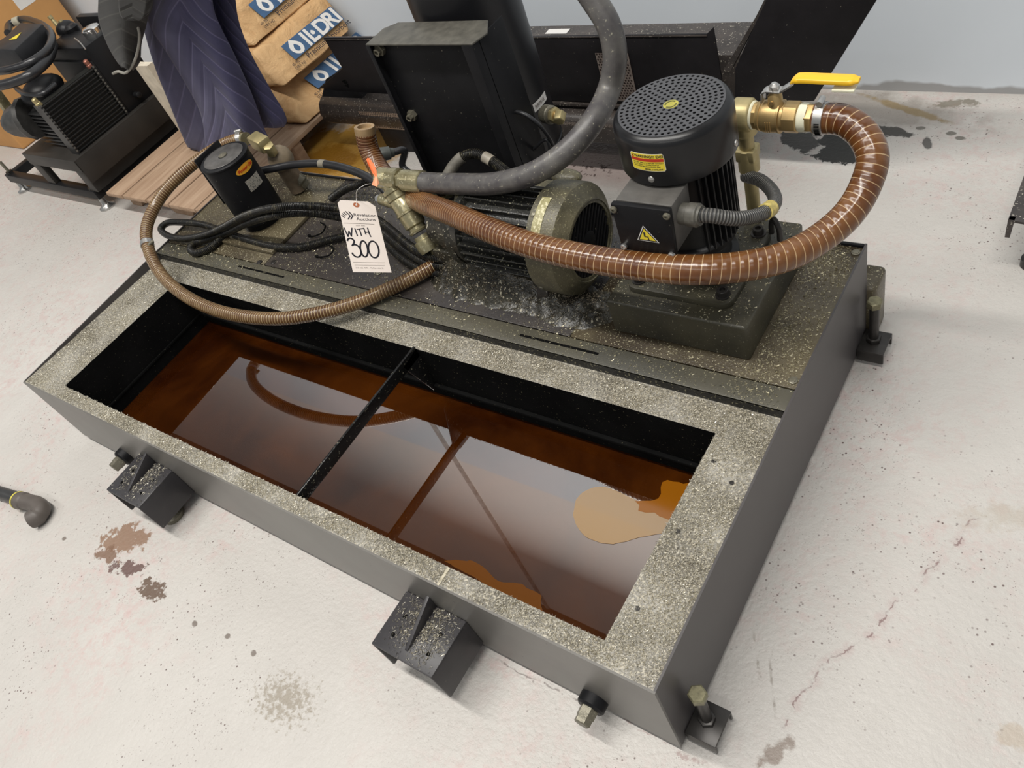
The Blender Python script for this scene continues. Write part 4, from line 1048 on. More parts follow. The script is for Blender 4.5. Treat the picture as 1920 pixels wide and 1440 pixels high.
m = MB()
W_ = 0.0030
stroke(m, [(0.02, 0.60), (0.075, 0.48), (0.13, 0.555), (0.165, 0.485), (0.225, 0.60)], W_)
stroke(m, [(0.30, 0.595), (0.325, 0.495)], W_)
stroke(m, [(0.355, 0.585), (0.53, 0.600)], W_); stroke(m, [(0.42, 0.590), (0.435, 0.500)], W_)
stroke(m, [(0.540, 0.605), (0.560, 0.520)], W_); stroke(m, [(0.555, 0.545), (0.66, 0.550)], W_); stroke(m, [(0.645, 0.610), (0.655, 0.530), (0.675, 0.488)], W_)
W_ = 0.0040
def loop(cx, cy, rx, ry, a0, a1, n=22, sk=0.0): return [(cx + rx * math.cos(a0 + (a1 - a0) * i / n) + sk * math.sin(a0 + (a1 - a0) * i / n), cy + ry * math.sin(a0 + (a1 - a0) * i / n)) for i in range(n + 1)]
stroke(m, loop(0.12, 0.415, 0.085, 0.040, pi * 0.95, -0.35, 12), W_)
stroke(m, [(0.20, 0.400), (0.13, 0.355)], W_)
stroke(m, loop(0.20, 0.285, 0.125, 0.085, 1.9, -2.75, 20), W_)
stroke(m, loop(0.42, 0.315, 0.095, 0.110, pi / 2, pi / 2 + 2 * pi, 26, 0.02), W_)
stroke(m, loop(0.67, 0.310, 0.135, 0.115, pi / 2 + 0.3, pi / 2 + 0.3 + 2 * pi, 28, 0.02), W_)
m.build('handwriting', INK, tgt, smooth=False)
# orange tag: two lobes pinched at the wire
ot = thing('orange_tag', 'small orange paper tag twisted round the brass elbow above the white tag', 'tag', at(702, 342, y=0.735))
def lobes(pts, dd, mat, nm):
    MB().prism([at(x, y, d=k) for x, y, k in pts], (at(700, 340, d=1.79) - CAM).normalized() * -0.0006).build(nm, mat, ot, smooth=False)
lobes([(689, 296, 1.80), (693, 297, 1.80), (701, 308, 1.79), (706, 320, 1.785), (707, 332, 1.78), (704, 334, 1.78), (697, 322, 1.785), (690, 308, 1.79), (687, 299, 1.80)], 0, ORANGE, 'upper_lobe')
lobes([(703, 331, 1.78), (707, 331, 1.78), (711, 343, 1.78), (707, 350, 1.775), (697, 347, 1.775), (700, 338, 1.78)], 0, plain('orange_tag_faded', (0.80, 0.33, 0.17), 0.6, 0, 0.1, 40), 'lower_lobe')
# ------------------------------------------------------------------ bracket and tall cylinder behind the deck
YB = 0.93
bkt = thing('channel_bracket', 'large black folded steel bracket standing behind the deck before the tall cylinder', 'bracket', (-0.94, YB, ZD))
bl0 = at(690, 82, y=YB); br0 = at(890, 82, y=YB)
bx0, bx1, bz1 = bl0.x, br0.x, (bl0.z + br0.z) / 2
m = MB()
m.box(bx0, bx1, YB + 0.014, YB + 0.018, ZD, bz1)
m.build('face_plate', BLACK, bkt, bevel=0.001)
m = MB()
m.box(bx0, bx0 + 0.004, YB - 0.008, YB + 0.058, ZD, bz1); m.box(bx0, bx0 + 0.012, YB - 0.010, YB - 0.007, ZD, bz1)
m.build('left_flange', BLACK, bkt, bevel=0.001)
m = MB()
m.box(bx1 - 0.004, bx1, YB - 0.008, YB + 0.110, ZD, bz1); m.box(bx1 - 0.030, bx1, YB - 0.010, YB - 0.007, ZD, bz1)
m.build('right_flange', BLACK, bkt, bevel=0.001)
m = MB()
m.prism([(bx0, YB - 0.008, bz1), (bx1, YB - 0.008, bz1), (bx1 + 0.012, YB + 0.035, bz1), (bx1 - 0.02, YB + 0.085, bz1), (bx0 + 0.03, YB + 0.085, bz1), (bx0 + 0.002, YB + 0.060, bz1)], (0, 0, 0.004))
m.build('top_plate', plain('dusty_top_plate', (0.085, 0.080, 0.066), 0.55, 0, 0.3, 40, 0.2), bkt, bevel=0.001)
for q in ((714, 92), (774, 215)):
    p = at(*q, y=YB + 0.012)
    MB().lathe((p.x, YB + 0.014, p.z), (0, -1, 0), [(0, 0.014), (0.010, 0.014), (0.0105, 0.009), (0.020, 0.009), (0.020, 0.006), (0.014, 0.006)], 6).build('bracket_bolt', DULLST, bkt)
# tall black cylinder
cx, cy, cr = -0.966, 1.155, 0.128
tc = thing('tall_cylinder', 'tall black cylindrical tank with a small white sticker behind the folded bracket', 'cylinder tank', (cx, cy, 0.2))
MB().lathe((cx, cy, 0), (0, 0, 1), [(0.20, 0.05), (0.205, 0.085), (0.225, 0.112), (0.26, 0.125), (0.30, cr), (1.05, cr)], 72).build('shell', plain('cylinder_paint', (0.012, 0.012, 0.014), 0.36, 0, 0.15, 6, **{'Specular IOR Level': 0.35}), tc)
MB().lathe((cx, cy, 0.318), (0, 0, 1), [(0, cr), (0.002, cr + 0.003), (0.006, cr + 0.003), (0.008, cr)], 72, caps=False).build('weld_band', BLACK2, tc)
m = MB()
for a in (0.5, 2.6, 4.7): m.cyl((cx + 0.09 * math.cos(a), cy + 0.09 * math.sin(a), 0.0), (cx + 0.09 * math.cos(a), cy + 0.09 * math.sin(a), 0.25), 0.012, 12)
m.build('support_leg', BLACK2, tc)
st = at(1013, 182, y=1.10)
am = 0.0
def cw(u, v, w): 
    a = am + u / cr
    return V(cx + (cr + 0.0008 + w) * math.cos(a), cy + (cr + 0.0008 + w) * math.sin(a), 0.457 + v)
cc_ = math.cos(0.62); ss_ = math.sin(0.62)
def cwr(u, v, w): return cw(u, v, w)
stk = patch(cwr, -0.030, 0.030, -0.011, 0.011, 8, 'sticker', WHITE, tc, 0.0003)
writing('lettering', 'R8781E', 0.0135, GI, stk, (0, 0, 0), (1, 0, 0), (0, 1, 0), bend=lambda a, b, c: cwr(a - 0.025, b - 0.0045, 0.0006 + c), bold=0.0001)
p0 = at(1032, 215, y=1.075); p1 = at(1074, 221, y=1.045)
cv = (p1 - p0); cl = cv.length; cv = cv.normalized()
nz = MB().lathe(p0 - cv * 0.02, cv, [(0, 0.022), (0.024, 0.022), (0.026, 0.020), (0.034, 0.019)], 24).build('port_boss', DULLST, tc)
MB().lathe(p0 + cv * 0.014, cv, [(0, 0.019), (0.012, 0.019)], 6).build('port_nut', BRASSP, nz, bevel=0.001)
MB().lathe(p0 + cv * 0.024, cv, [(0, 0.012), (0.010, 0.013), (0.012, 0.011), (0.020, 0.011)], 20).build('port_nipple', BRASS, nz)
MB().lathe(p0 + cv * 0.040, V(0.2, -0.8, -0.3), [(-0.008, 0.015), (0.014, 0.015), (0.016, 0.012)], 6).build('drain_cock', BRASSP, nz, bevel=0.001)
wr = thing('thin_cable', 'thin black wire drooping in a loop across the tall cylinder', 'cable', (-0.8, 1.0, 0.3))
MB().tube([at(930, 212, y=0.99), at(955, 208, y=0.985), at(985, 215, y=0.985), at(1012, 235, y=0.99), at(1030, 258, y=1.0), at(1043, 285, y=1.02), at(1050, 300, y=1.03)], 0.0048, 10).build('outer_wire', CABLE, wr)
MB().tube([at(975, 292, y=1.0), at(1000, 280, y=1.0), at(1025, 262, y=1.0), at(1031, 285, y=1.0), at(1015, 305, y=1.0), at(985, 318, y=1.0)], 0.0042, 10).build('inner_wire', CABLE, wr)
p = at(960, 235, y=0.985)
MB().lathe(at(956, 220, y=0.99), (0.1, 0, -1), [(0, 0.008), (0.025, 0.009), (0.035, 0.004), (0.06, 0.003)], 8).build('wire_gland', BRASSP, wr)

# ------------------------------------------------------------------ chip conveyor along the wall
YC = 1.50
CONV = speckled('conveyor_paint', (0.013, 0.012, 0.013), (0.24, 0.22, 0.17), 0.71, 140, 0.42, bump=0.1, spec=0.15)
CONVD = speckled('conveyor_dirt', (0.035, 0.030, 0.028), (0.40, 0.37, 0.31), 0.64, 190, 0.4, c2=(0.075, 0.062, 0.055), scale=9, bump=0.4)
cvy = thing('chip_conveyor', 'long low black chip conveyor with a steep chute at its right end, against the wall', 'conveyor', (-1.2, YC, 0))
Y_ = lambda x, y, yy=YC: at(x, y, y=yy)
pl = [Y_(606, 71), Y_(1000, 69), Y_(1325, 64), Y_(1337, 52), Y_(1353, 150), Y_(1345, 200), Y_(1130, 192), Y_(735, 177), Y_(628, 170), Y_(600, 165), Y_(642, 128)]
MB().prism([V(p.x, YC, p.z) for p in pl], (0, 0.006, 0)).build('front_plate', CONV, cvy, bevel=0.001)
m = MB(); zt = pl[1].z
m.box(pl[0].x, pl[2].x, YC - 0.002, YC + 0.016, zt - 0.003, zt).build('top_flange', CONVD, cvy)
m = MB(); zb = Y_(1000, 188).z
m.box(Y_(735, 177).x, pl[4].x, YC - 0.012, YC, zb - 0.006, zb).build('lower_flange', CONVD, cvy)
# trough
prof = [(1.475, 0.215), (1.450, 0.200), (1.436, 0.170), (1.440, 0.135), (1.470, 0.110), (1.55, 0.100), (1.78, 0.100)]
xa = at(598, 185, y=1.46).x; xb = -0.56
m = MB()
n = len(prof)
m.add([(xa, y, z) for y, z in prof] + [(xb, y, z) for y, z in prof], [(i, i + 1, n + i + 1, n + i) for i in range(n - 1)])
tr_o = m.build('trough', CONVD, cvy, smooth=True)
so = tr_o.modifiers.new('thickness', 'SOLIDIFY'); so.thickness = 0.004
m = MB().prism([(xa, y, z) for y, z in prof] + [(xa, 1.78, 0.22), (xa, 1.53, 0.255)], (0.004, 0, 0)).build('end_plate', CONV, cvy)
# perforated screens
def perf(x0, x1, u1, f, name, par):
    hol = []; p = 0.0092; r = 0.0033
    for j in range(int(u1 / (p * 0.866)) ):
        for i in range(int((x1 - x0) / p)):
            cx_ = x0 + p * (i + 0.5 + 0.5 * (j % 2)); cy_ = p * 0.866 * (j + 0.5)
            if cx_ + r > x1 - 0.001 or cy_ + r > u1 - 0.001: continue
            hol.append([(cx_ + r * math.cos(-2 * pi * k / 6), cy_ + r * math.sin(-2 * pi * k / 6)) for k in range(6)])
    vs, fs = holed([(x0, 0), (x1, 0), (x1, u1), (x0, u1)], hol, 0)
    m = MB(); m.add([f(v.x, v.y) for v in vs], fs)
    return m.build(name, CONVD, par, smooth=False, recalc=False)
PM = plain('screen_steel', (0.30, 0.25, 0.22), 0.35, 0.5, 0.3, 80)
a = V(0, 1.4335, 0.170); 
o = perf(-1.08, -0.62, 0.085, lambda x, u: V(x, 1.432 + u * 0.35, 0.200 - u * 0.93), 'perforated_screen', cvy); o.data.materials[0] = PM
o = perf(-1.90, -1.62, 0.085, lambda x, u: V(x, 1.430 + u * 0.20, 0.195 - u * 0.95), 'perforated_screen', cvy); o.data.materials[0] = PM
x0p, x1p = Y_(1128, 150, YC - 0.004).x, Y_(1188, 150, YC - 0.004).x
o = perf(x0p, x1p, 0.150, lambda x, u: V(x, YC - 0.004, 0.385 - u - 0.0), 'perforated_window', cvy); o.data.materials[0] = PM
MB().box(x0p, x1p, YC - 0.003, YC - 0.0015, 0.237, 0.384).build('window_backing', plain('window_dark', (0.03, 0.015, 0.012), 0.5), cvy)
# rear cover and legs
m = MB().box(-1.42, -0.46, 1.58, 1.745, 0.10, 0.330).build('rear_cover', CONVD, cvy, bevel=0.002)
q = at(1042, 62, z=0.331)
MB().box(q.x - 0.04, q.x + 0.04, q.y - 0.010, q.y + 0.025, 0.330, 0.3308).build('white_patch', WHITE, cvy)
for x in (-1.83, -0.75):
    MB().box(x - 0.06, x + 0.08, 1.47, 1.56, 0, 0.115).build('leg', CONV, cvy, bevel=0.003)
MB().prism([Y_(652, 155), Y_(648, 158), Y_(641, 152), Y_(647, 149)], (0, -0.001, 0)).build('arrow_hole', INNER, cvy, smooth=False)
MB().prism([Y_(653, 157), Y_(654, 164), Y_(646, 160)], (0, -0.001, 0)).build('arrow_hole', INNER, cvy, smooth=False)
# inclined discharge section
ln = [Y_(1377, 192), Y_(1378, 129), Y_(1436, 0)]
dl = (ln[2] - ln[1]).normalized(); up_l = ln[2] + dl * 0.12
r0 = Y_(1526, 190); r1 = Y_(1644, 0); dr = (r1 - r0).normalized(); up_r = r1 + dr * 0.12
ic = cvy
MB().prism([V(p.x, YC, p.z) for p in (ln[0], ln[1], ln[2], up_l, up_r, r1, r0)], (0, 0.12, 0)).build('inclined_housing', CONV, ic, bevel=0.002)
m = MB()
fl_ = [Y_(1352, 139), Y_(1414, 36), Y_(1436, 0) + dl * 0.1, Y_(1446, 0) + dl * 0.1, Y_(1420, 36), Y_(1366, 139)]
m.prism([V(p.x, YC + 0.01, p.z) for p in fl_], (0, 0.03, 0)).build('edge_strip', CONVD, ic)


# ------------------------------------------------------------------ wooden pallet
def wood_material():
    t = NT('pallet_wood')
    mp = t.node('ShaderNodeMapping'); mp.inputs['Scale'].default_value = (30, 2.2, 30); t.lk(t.co(), mp.inputs['Vector'])
    g = t.noise(1.6, 6, 0.65, co=mp.outputs[0], dist=0.8)
    c = t.mix(t.ramp(g, 0.3, 0.7), (0.29, 0.18, 0.11), (0.44, 0.31, 0.21))
    k = t.ramp(t.voro(5).outputs['Distance'], 0.03, 0.09, 0.8, 0.0)
    c = t.mix(k, c, (0.20, 0.09, 0.04)); t.set(c, 0.75); t.bump(g, 0.2, 0.002); return t.m
WOOD = wood_material()
pal = thing('pallet', 'weathered wooden pallet between the cooler unit and the coolant tank', 'pallet', (-2.6, 1.3, 0))
x = -3.02
for w in (0.122, 0.165, 0.150, 0.165, 0.140):
    MB().box(x, x + w, 0.900, 1.80, 0.088, 0.106).build('deck_board', WOOD, pal, bevel=0.002); x += w + 0.010
for y0 in (0.955, 1.33, 1.70):
    m = MB().prism([(-3.00, y0, 0), (-2.93, y0, 0), (-2.90, y0, 0.045), (-2.72, y0, 0.045), (-2.68, y0, 0), (-2.56, y0, 0), (-2.52, y0, 0.045), (-2.34, y0, 0.045), (-2.31, y0, 0), (-2.245, y0, 0), (-2.245, y0, 0.088), (-3.00, y0, 0.088)], (0, 0.04, 0))
    m.build('stringer', WOOD, pal, bevel=0.002)

# ------------------------------------------------------------------ absorbent bags
def paper_material():
    t = NT('kraft_paper')
    n = t.noise(11, 4, 0.6, dist=1.5); n2 = t.noise(30, 5, 0.6)
    t.set(t.mix(t.ramp(n, 0.3, 0.7), (0.50, 0.29, 0.125), (0.64, 0.41, 0.20)), 0.72)
    t.bump(t.math('ADD', n, t.math('MULTIPLY', n2, 0.4)), 0.9, 0.012); return t.m
KRAFT = paper_material()
tex = bpy.data.textures.new('crumple', 'CLOUDS'); tex.noise_scale = 0.11; tex.noise_depth = 2
def plane_hit(px, py, p0, nrm):
    v = (at(px, py, z=0) - CAM); t = (p0 - CAM).dot(nrm) / v.dot(nrm); return CAM + v * t
def bag(Bn, Bf, Tn, lab, zb, thick, panel, sub=None):
    """Bn, Bf: near and far ends of the lower front edge, Tn: near end of the upper front edge"""
    p0 = at(*Bn, z=zb); p1 = at(*Bf, z=zb); p1 = V(p0.x, p1.y, zb) if abs(p1.x - p0.x) > 0.08 else p1
    tn = at(*Tn, z=zb + thick)
    e = tn - p0; back = V(-0.34, 0.0, 0)
    o = thing('absorbent_bag', lab, 'bag', p0 + V(-0.15, 0.25, 0), 'paper sacks of absorbent stacked on the pallet')
    c = [p0, p1, p1 + e, p0 + e]
    m = MB(); m.add(c + [q + back for q in c], [(0, 1, 2, 3), (5, 4, 7, 6), (4, 0, 3, 7), (1, 5, 6, 2), (3, 2, 6, 7), (4, 5, 1, 0)])
    b = m.build('sack', KRAFT, o, bevel=0.022, seg=3)
    bm = bmesh.new(); bm.from_mesh(b.data)
    bmesh.ops.subdivide_edges(bm, edges=[e_ for e_ in bm.edges if e_.calc_length() > 0.05], cuts=10, use_grid_fill=True)
    bmesh.ops.triangulate(bm, faces=[f for f in bm.faces if len(f.verts) > 4])
    bm.to_mesh(b.data); bm.free()
    b.data.polygons.foreach_set('use_smooth', [True] * len(b.data.polygons))
    d = b.modifiers.new('crumple', 'DISPLACE'); d.texture = tex; d.strength = 0.022; d.mid_level = 0.6; d.texture_coords = 'GLOBAL'
    nrm = (p1 - p0).cross(e).normalized()
    if nrm.x < 0: nrm = -nrm
    ax = (p1 - p0).normalized(); up = (e - ax * e.dot(ax)).normalized()
    off = nrm * 0.010
    if panel:
        a = plane_hit(*panel[0], p0 + off, nrm); b_ = plane_hit(*panel[1], p0 + off, nrm); h = (plane_hit(*panel[2], p0 + off, nrm) - a).dot(up)
        wd = (b_ - a).dot(ax)
        pn = MB().prism([a, a + ax * wd, a + ax * wd + up * h, a + up * h], nrm * 0.0006).build('printed_panel', LABB, o, smooth=False)
        z0 = nrm * 0.0012
        s = h * 1.02
        # drop-shaped O, then the letters, with a drop instead of the hyphen
        m = MB(); O = a + ax * (wd * 0.155) + up * (h * 0.47) + z0; n = 30; vs = []
        def dr(k, r):
            t = 2 * pi * k / n; xx = r * math.cos(t); yy = r * math.sin(t)
            if math.sin(t) > 0: xx *= (1 - 0.75 * math.sin(t) ** 2); yy *= 1.25
            return xx, yy
        for k in range(n):
            x1_, y1_ = dr(k, h * 0.46); x2_, y2_ = dr(k, h * 0.22)
            vs += [O + ax * (x1_ * 0.85 + y1_ * -0.10) + up * y1_ * 0.93, O + ax * x2_ * 0.75 + up * (y2_ * 0.95 - h * 0.04)]
        m.add(vs, [(2 * k, 2 * ((k + 1) % n), 2 * ((k + 1) % n) + 1, 2 * k + 1) for k in range(n)])
        m.build('logo_drop', WHITE, pn, smooth=False, recalc=False)
        for ch, u, w_ in (('I', 0.305, 1), ('L', 0.385, 1), ('D', 0.555, 1), ('R', 0.745, 1), ('I', 0.925, 1)):
            writing('lettering', ch, s * 1.22, WHITE, pn, a + ax * (wd * u) + up * (h * 0.06) + z0, ax, up, th=0.0004, bold=h * 0.035)
        m = MB(); O = a + ax * (wd * 0.495) + up * (h * 0.52) + z0; vs = []
        for k in range(n):
            x1_, y1_ = dr(k, h * 0.13); vs.append(O + ax * x1_ + up * y1_)
        m.add(vs, [tuple(range(n))]); m.build('logo_drop', WHITE, pn, smooth=False, recalc=False)
        writing('lettering', 'Premium Absorbent', h * 0.44, INK, o, a + ax * (wd * 0.16) - up * (h * 0.40) + z0, ax, up, th=0.0003)
        writing('lettering', '40 lbs.', h * 0.22, INK, o, a - ax * (wd * 0.10) - up * (h * 0.22) + z0, ax, up, th=0.0003)
        writing('lettering', '(18.1 kg)', h * 0.22, INK, o, a - ax * (wd * 0.10) - up * (h * 0.44) + z0, ax, up, th=0.0003)
    return o
bag((575, 238), (700, 122), (500, 165), 'kraft paper absorbent sack at the bottom of the stack, half hidden by the conveyor plate', 0.110, 0.135, ((597, 166), (705, 70), (575, 142)))
bag((532, 168), (664, 55), (473, 98), 'kraft paper absorbent sack in the middle of the stack, its whole blue panel showing', 0.245, 0.135, ((554, 112), (637, 28), (532, 83)))
bag((478, 93), (600, -15), (420, 20), 'kraft paper absorbent sack on top of the stack, only part of it in view', 0.380, 0.135, ((495, 34), (590, -52), (469, 6)))

# ------------------------------------------------------------------ moving blankets and quilted cover
def quilt(name, c1, c2, line, kv, ku, amp):
    t = NT(name)
    uv = t.node('ShaderNodeUVMap'); sp = t.node('ShaderNodeSeparateXYZ'); t.lk(uv.outputs[0], sp.inputs[0])
    zig = t.math('ABSOLUTE', t.math('SUBTRACT', t.math('FRACT', t.math('MULTIPLY', sp.outputs[0], ku)), 0.5))
    ph = t.math('FRACT', t.math('ADD', t.math('MULTIPLY', sp.outputs[1], kv), t.math('MULTIPLY', zig, amp)))
    tri_ = t.math('ABSOLUTE', t.math('SUBTRACT', ph, 0.5))
    ln_ = t.ramp(tri_, 0.03, 0.07, 0.55, 0.0)
    c = t.mix(t.ramp(t.noise(6, 4), 0.3, 0.7), c1, c2); c = t.mix(ln_, c, line)
    t.set(c, 0.9); t.b.inputs['Sheen Weight'].default_value = 0.08
    t.bump(t.ramp(tri_, 0.0, 0.30), 0.5, 0.006); return t.m
def drape(name, rows, mat, yf, th, parent, nu=36, nv=60, wav=0.0):
    """rows: list of (left px, right px) pairs from top to bottom"""
    Lp = spline([V(*r[0], 0) for r in rows], 6); Rp = spline([V(*r[1], 0) for r in rows], 6)
    def samp(P, t): k = t * (len(P) - 1); i = min(int(k), len(P) - 2); return P[i].lerp(P[i + 1], k - i)
    m = MB(); 
    for j in range(nv + 1):
        a = samp(Lp, j / nv); b = samp(Rp, j / nv)
        for i in range(nu + 1):
            q = a.lerp(b, i / nu)
            p = at(q.x, q.y, y=yf(i / nu, j / nv))
            if p.z < 0.108: p.z = 0.108
            m.v.append(tuple(p))
    for j in range(nv):
        for i in range(nu):
            k = j * (nu + 1) + i
            m.uv[len(m.f)] = [(i / nu, -j / nv), ((i + 1) / nu, -j / nv), ((i + 1) / nu, -(j + 1) / nv), (i / nu, -(j + 1) / nv)]
            m.f.append((k, k + 1, k + nu + 2, k + nu + 1))
    o = m.build(name, mat, parent, recalc=False, ang=80)
    s = o.modifiers.new('thickness', 'SOLIDIFY'); s.thickness = th; s.offset = 0
    return o
QB = quilt('blue_quilt', (0.040, 0.038, 0.085), (0.068, 0.064, 0.135), (0.15, 0.14, 0.25), 10, 1.0, 4.6)
QB2 = quilt('blue_quilt_dark', (0.030, 0.028, 0.066), (0.052, 0.049, 0.110), (0.11, 0.10, 0.19), 11, 1.0, 3.4)
mbk = thing('moving_blanket', 'folded blue quilted moving blanket hanging down onto the pallet, the near one', 'blanket', (-2.5, 1.25, 0.106))
drape('back_fold', [((272, -180), (330, -180)), ((268, 0), (335, 0)), ((274, 40), (345, 60)), ((296, 120), (385, 130)), ((325, 195), (430, 200)), ((352, 262), (470, 262)), ((368, 292), (500, 255))], QB2, lambda u, v: 1.235 - 0.03 * math.sin(pi * u), 0.03, mbk)
drape('front_fold', [((282, -180), (392, -180)), ((281, 0), (398, 0)), ((286, 40), (412, 50)), ((322, 100), (440, 115)), ((352, 150), (466, 175)), ((384, 215), (487, 225)), ((392, 288), (503, 258))], QB, lambda u, v: 1.200 - 0.045 * math.sin(pi * u) + 0.01 * math.sin(9 * u + 5 * v), 0.03, mbk)
mb2 = thing('moving_blanket', 'dark blue quilted moving blanket hanging between the near blanket and the paper sacks', 'blanket', (-2.3, 1.33, 0.106))
drape('fold', [((375, -180), (432, -180)), ((385, 0), (438, 0)), ((405, 50), (446, 50)), ((430, 110), (470, 110)), ((455, 170), (508, 175)), ((478, 222), (536, 222)), ((485, 240), (530, 232))], QB2, lambda u, v: 1.285 - 0.03 * math.sin(pi * u), 0.025, mb2)
QK = quilt('black_quilt', (0.008, 0.0075, 0.0065), (0.018, 0.0165, 0.014), (0.05, 0.048, 0.04), 9, 1.0, 1.2)
gq = thing('quilted_cover', 'black quilted cover with pale piping hanging over the cooler unit', 'cover', (-2.85, 1.13, 0.6))
drape('cover_cloth', [((196, -160), (285, -160)), ((190, 0), (280, 0)), ((190, 35), (272, 40)), ((203, 75), (261, 80)), ((220, 108), (257, 115)), ((232, 124), (246, 128))], QK, lambda u, v: 1.14 - 0.05 * math.sin(pi * u), 0.02, gq)
MB().tube([at(212, 138, y=1.08), at(222, 134, y=1.08), at(234, 137, y=1.08), at(243, 130, y=1.09), at(257, 100, y=1.10), at(261, 60, y=1.11), at(252, 35, y=1.11)], 0.005, 8).build('piping', plain('piping', (0.25, 0.24, 0.21), 0.6), gq)
drape('cover_flap', [((232, -160), (290, -160)), ((228, 0), (282, 0)), ((232, 25), (276, 28)), ((240, 34), (268, 34))], QK, lambda u, v: 1.07, 0.03, gq, 16, 20)

# ------------------------------------------------------------------ coolant chiller at the left
CH = thing('oil_cooler_unit', 'black oil cooler with finned radiator, motor and frame at the far left', 'cooler unit', (-3.5, 1.15, 0))
BK = plain('cooler_black', (0.010, 0.010, 0.011), 0.42, 0, 0.2, 8, **{'Specular IOR Level': 0.25})
m = MB()
m.box(-3.96, -3.12, 0.895, 0.935, 0.058, 0.100); m.box(-3.96, -3.12, 1.50, 1.54, 0.058, 0.100)
m.box(-3.96, -3.92, 0.935, 1.50, 0.058, 0.100); m.box(-3.17, -3.12, 0.935, 1.50, 0.058, 0.100)
m.build('base_frame', BK, CH, bevel=0.002)
m = MB().box(-3.52, -3.06, 0.895, 1.50, 0.256, 0.262); m.box(-3.52, -3.06, 0.895, 0.900, 0.205, 0.260); m.box(-3.065, -3.06, 0.895, 1.50, 0.150, 0.260); m.box(-3.52, -3.45, 0.90, 0.93, 0.10, 0.258); m.box(-3.14, -3.08, 0.90, 1.48, 0.10, 0.258)
m.build('platform', plain('platform_grey', (0.030, 0.027, 0.024), 0.45, 0, 0.2, 8, **{'Specular IOR Level': 0.3}), CH, bevel=0.002)
for x in (-3.93, -3.155):
    f_ = MB().lathe((x, 0.915, 0), (0, 0, 1), [(0, 0.036), (0.006, 0.036), (0.012, 0.022), (0.022, 0.014), (0.06, 0.012)], 28).build('levelling_foot', ZINC, CH)
    MB().cyl((x, 0.915, 0.05), (x, 0.915, 0.165), 0.0075, 14).build('threaded_rod', DULLST, f_)
    MB().hexa((x, 0.915, 0.100), (x, 0.915, 0.112), 0.017).build('lock_nut', DKBOLT, f_)
# radiator: fins are horizontal plates in a frame, facing +x
rx0 = -3.085
rad = MB().box(rx0 - 0.050, rx0 - 0.006, 0.945, 1.215, 0.262, 0.482).build('radiator_core', plain('radiator_core', (0.006, 0.006, 0.004), 0.6), CH)
m = MB()
for k in range(15):
    z = 0.270 + k * 0.0147
    m.box(rx0 - 0.012, rx0 + 0.002, 0.946, 1.214, z, z + 0.003)
m.build('radiator_fins', plain('radiator_fin', (0.022, 0.022, 0.022), 0.4, **{'Specular IOR Level': 0.3}), rad)
RRM = plain('radiator_rim', (0.03, 0.03, 0.03), 0.3, 0.3); RRB = plain('radiator_bead', (0.16, 0.16, 0.15), 0.3, 0.5)
for ya in (0.938, 1.214):
    rr_ = MB().box(rx0 - 0.05, rx0 + 0.004, ya, ya + 0.008, 0.262, 0.487).build('radiator_rim', RRM, rad)
    m = MB()
    for k in range(15):
        z = 0.275 + k * 0.0147
        m.box(rx0 + 0.003, rx0 + 0.006, ya, ya + 0.008, z, z + 0.007)
    m.build('rim_beads', RRB, rr_, smooth=False)
for q, nm in (((66, 190), 'a'), ((158, 112), 'b')):
    p = at(*q, x=rx0 - 0.02)
    MB().lathe((rx0 - 0.02, p.y + 0.005, 0.478), (0, -0.15, 1), [(0, 0.013), (0.016, 0.013), (0.018, 0.011), (0.034, 0.011), (0.038, 0.007)], 12).build('radiator_plug', BRASSP if nm == 'a' else plain('copper_plug', (0.35, 0.14, 0.10), 0.4, 0.5), rad)
MB().box(-3.42, -3.09, 1.235, 1.375, 0.262, 0.555).build('reservoir', BK, CH, bevel=0.004)
MB().box(-3.42, -3.09, 1.225, 1.235, 0.262, 0.50).build('reservoir_panel', BK, CH, bevel=0.002)
cp = at(176, 62, z=0.56)
MB().lathe((cp.x, cp.y, 0.53), (0, 0, 1), [(0, 0.045), (0.012, 0.047), (0.014, 0.038), (0.052, 0.040), (0.058, 0.034), (0.060, 0.02)], 24).build('filler_cap', plain('chrome', (0.75, 0.74, 0.72), 0.12, 0.95, 0.05, 30), CH)
m = MB().tube([at(140, 72, z=0.57), at(150, 80, z=0.57), at(160, 92, z=0.56)], 0.003, 8)
m.build('cap_chain', ZINC, CH)
p = at(106, 68, x=rx0)
MB().lathe((rx0, 1.30, 0.305), (1, 0, 0), [(0, 0.012), (0.03, 0.012), (0.034, 0.006)], 16).build('knob', BK, CH)
# motor with horizontal fins
MB().lathe((-3.30, 0.985, 0.345), (0, 1, 0), [(0, 0.060), (0.01, 0.075), (0.22, 0.075)], 32).build('cooler_motor', CASTBLK, CH)
m = MB()
for k in range(9): m.box(-3.40, -3.16, 0.965, 1.20, 0.275 + k * 0.018, 0.279 + k * 0.018)
m.build('motor_fins', plain('motor_fin_grey', (0.05, 0.05, 0.05), 0.35), CH)
m = MB().lathe((-3.33, 0.975, 0.40), (-0.9, -0.45, 0), [(0, 0.085), (0.02, 0.088), (0.04, 0.075), (0.10, 0.060), (0.14, 0.035)], 12)
m.build('pump_casting', plain('pump_grey', (0.06, 0.058, 0.055), 0.45, 0.2, 0.3, 30, 0.3), CH)
MB().ball((-3.27, 1.06, 0.475), 0.085, 20, (1.0, 1.1, 0.6)).build('motor_box', CASTBLK, CH)
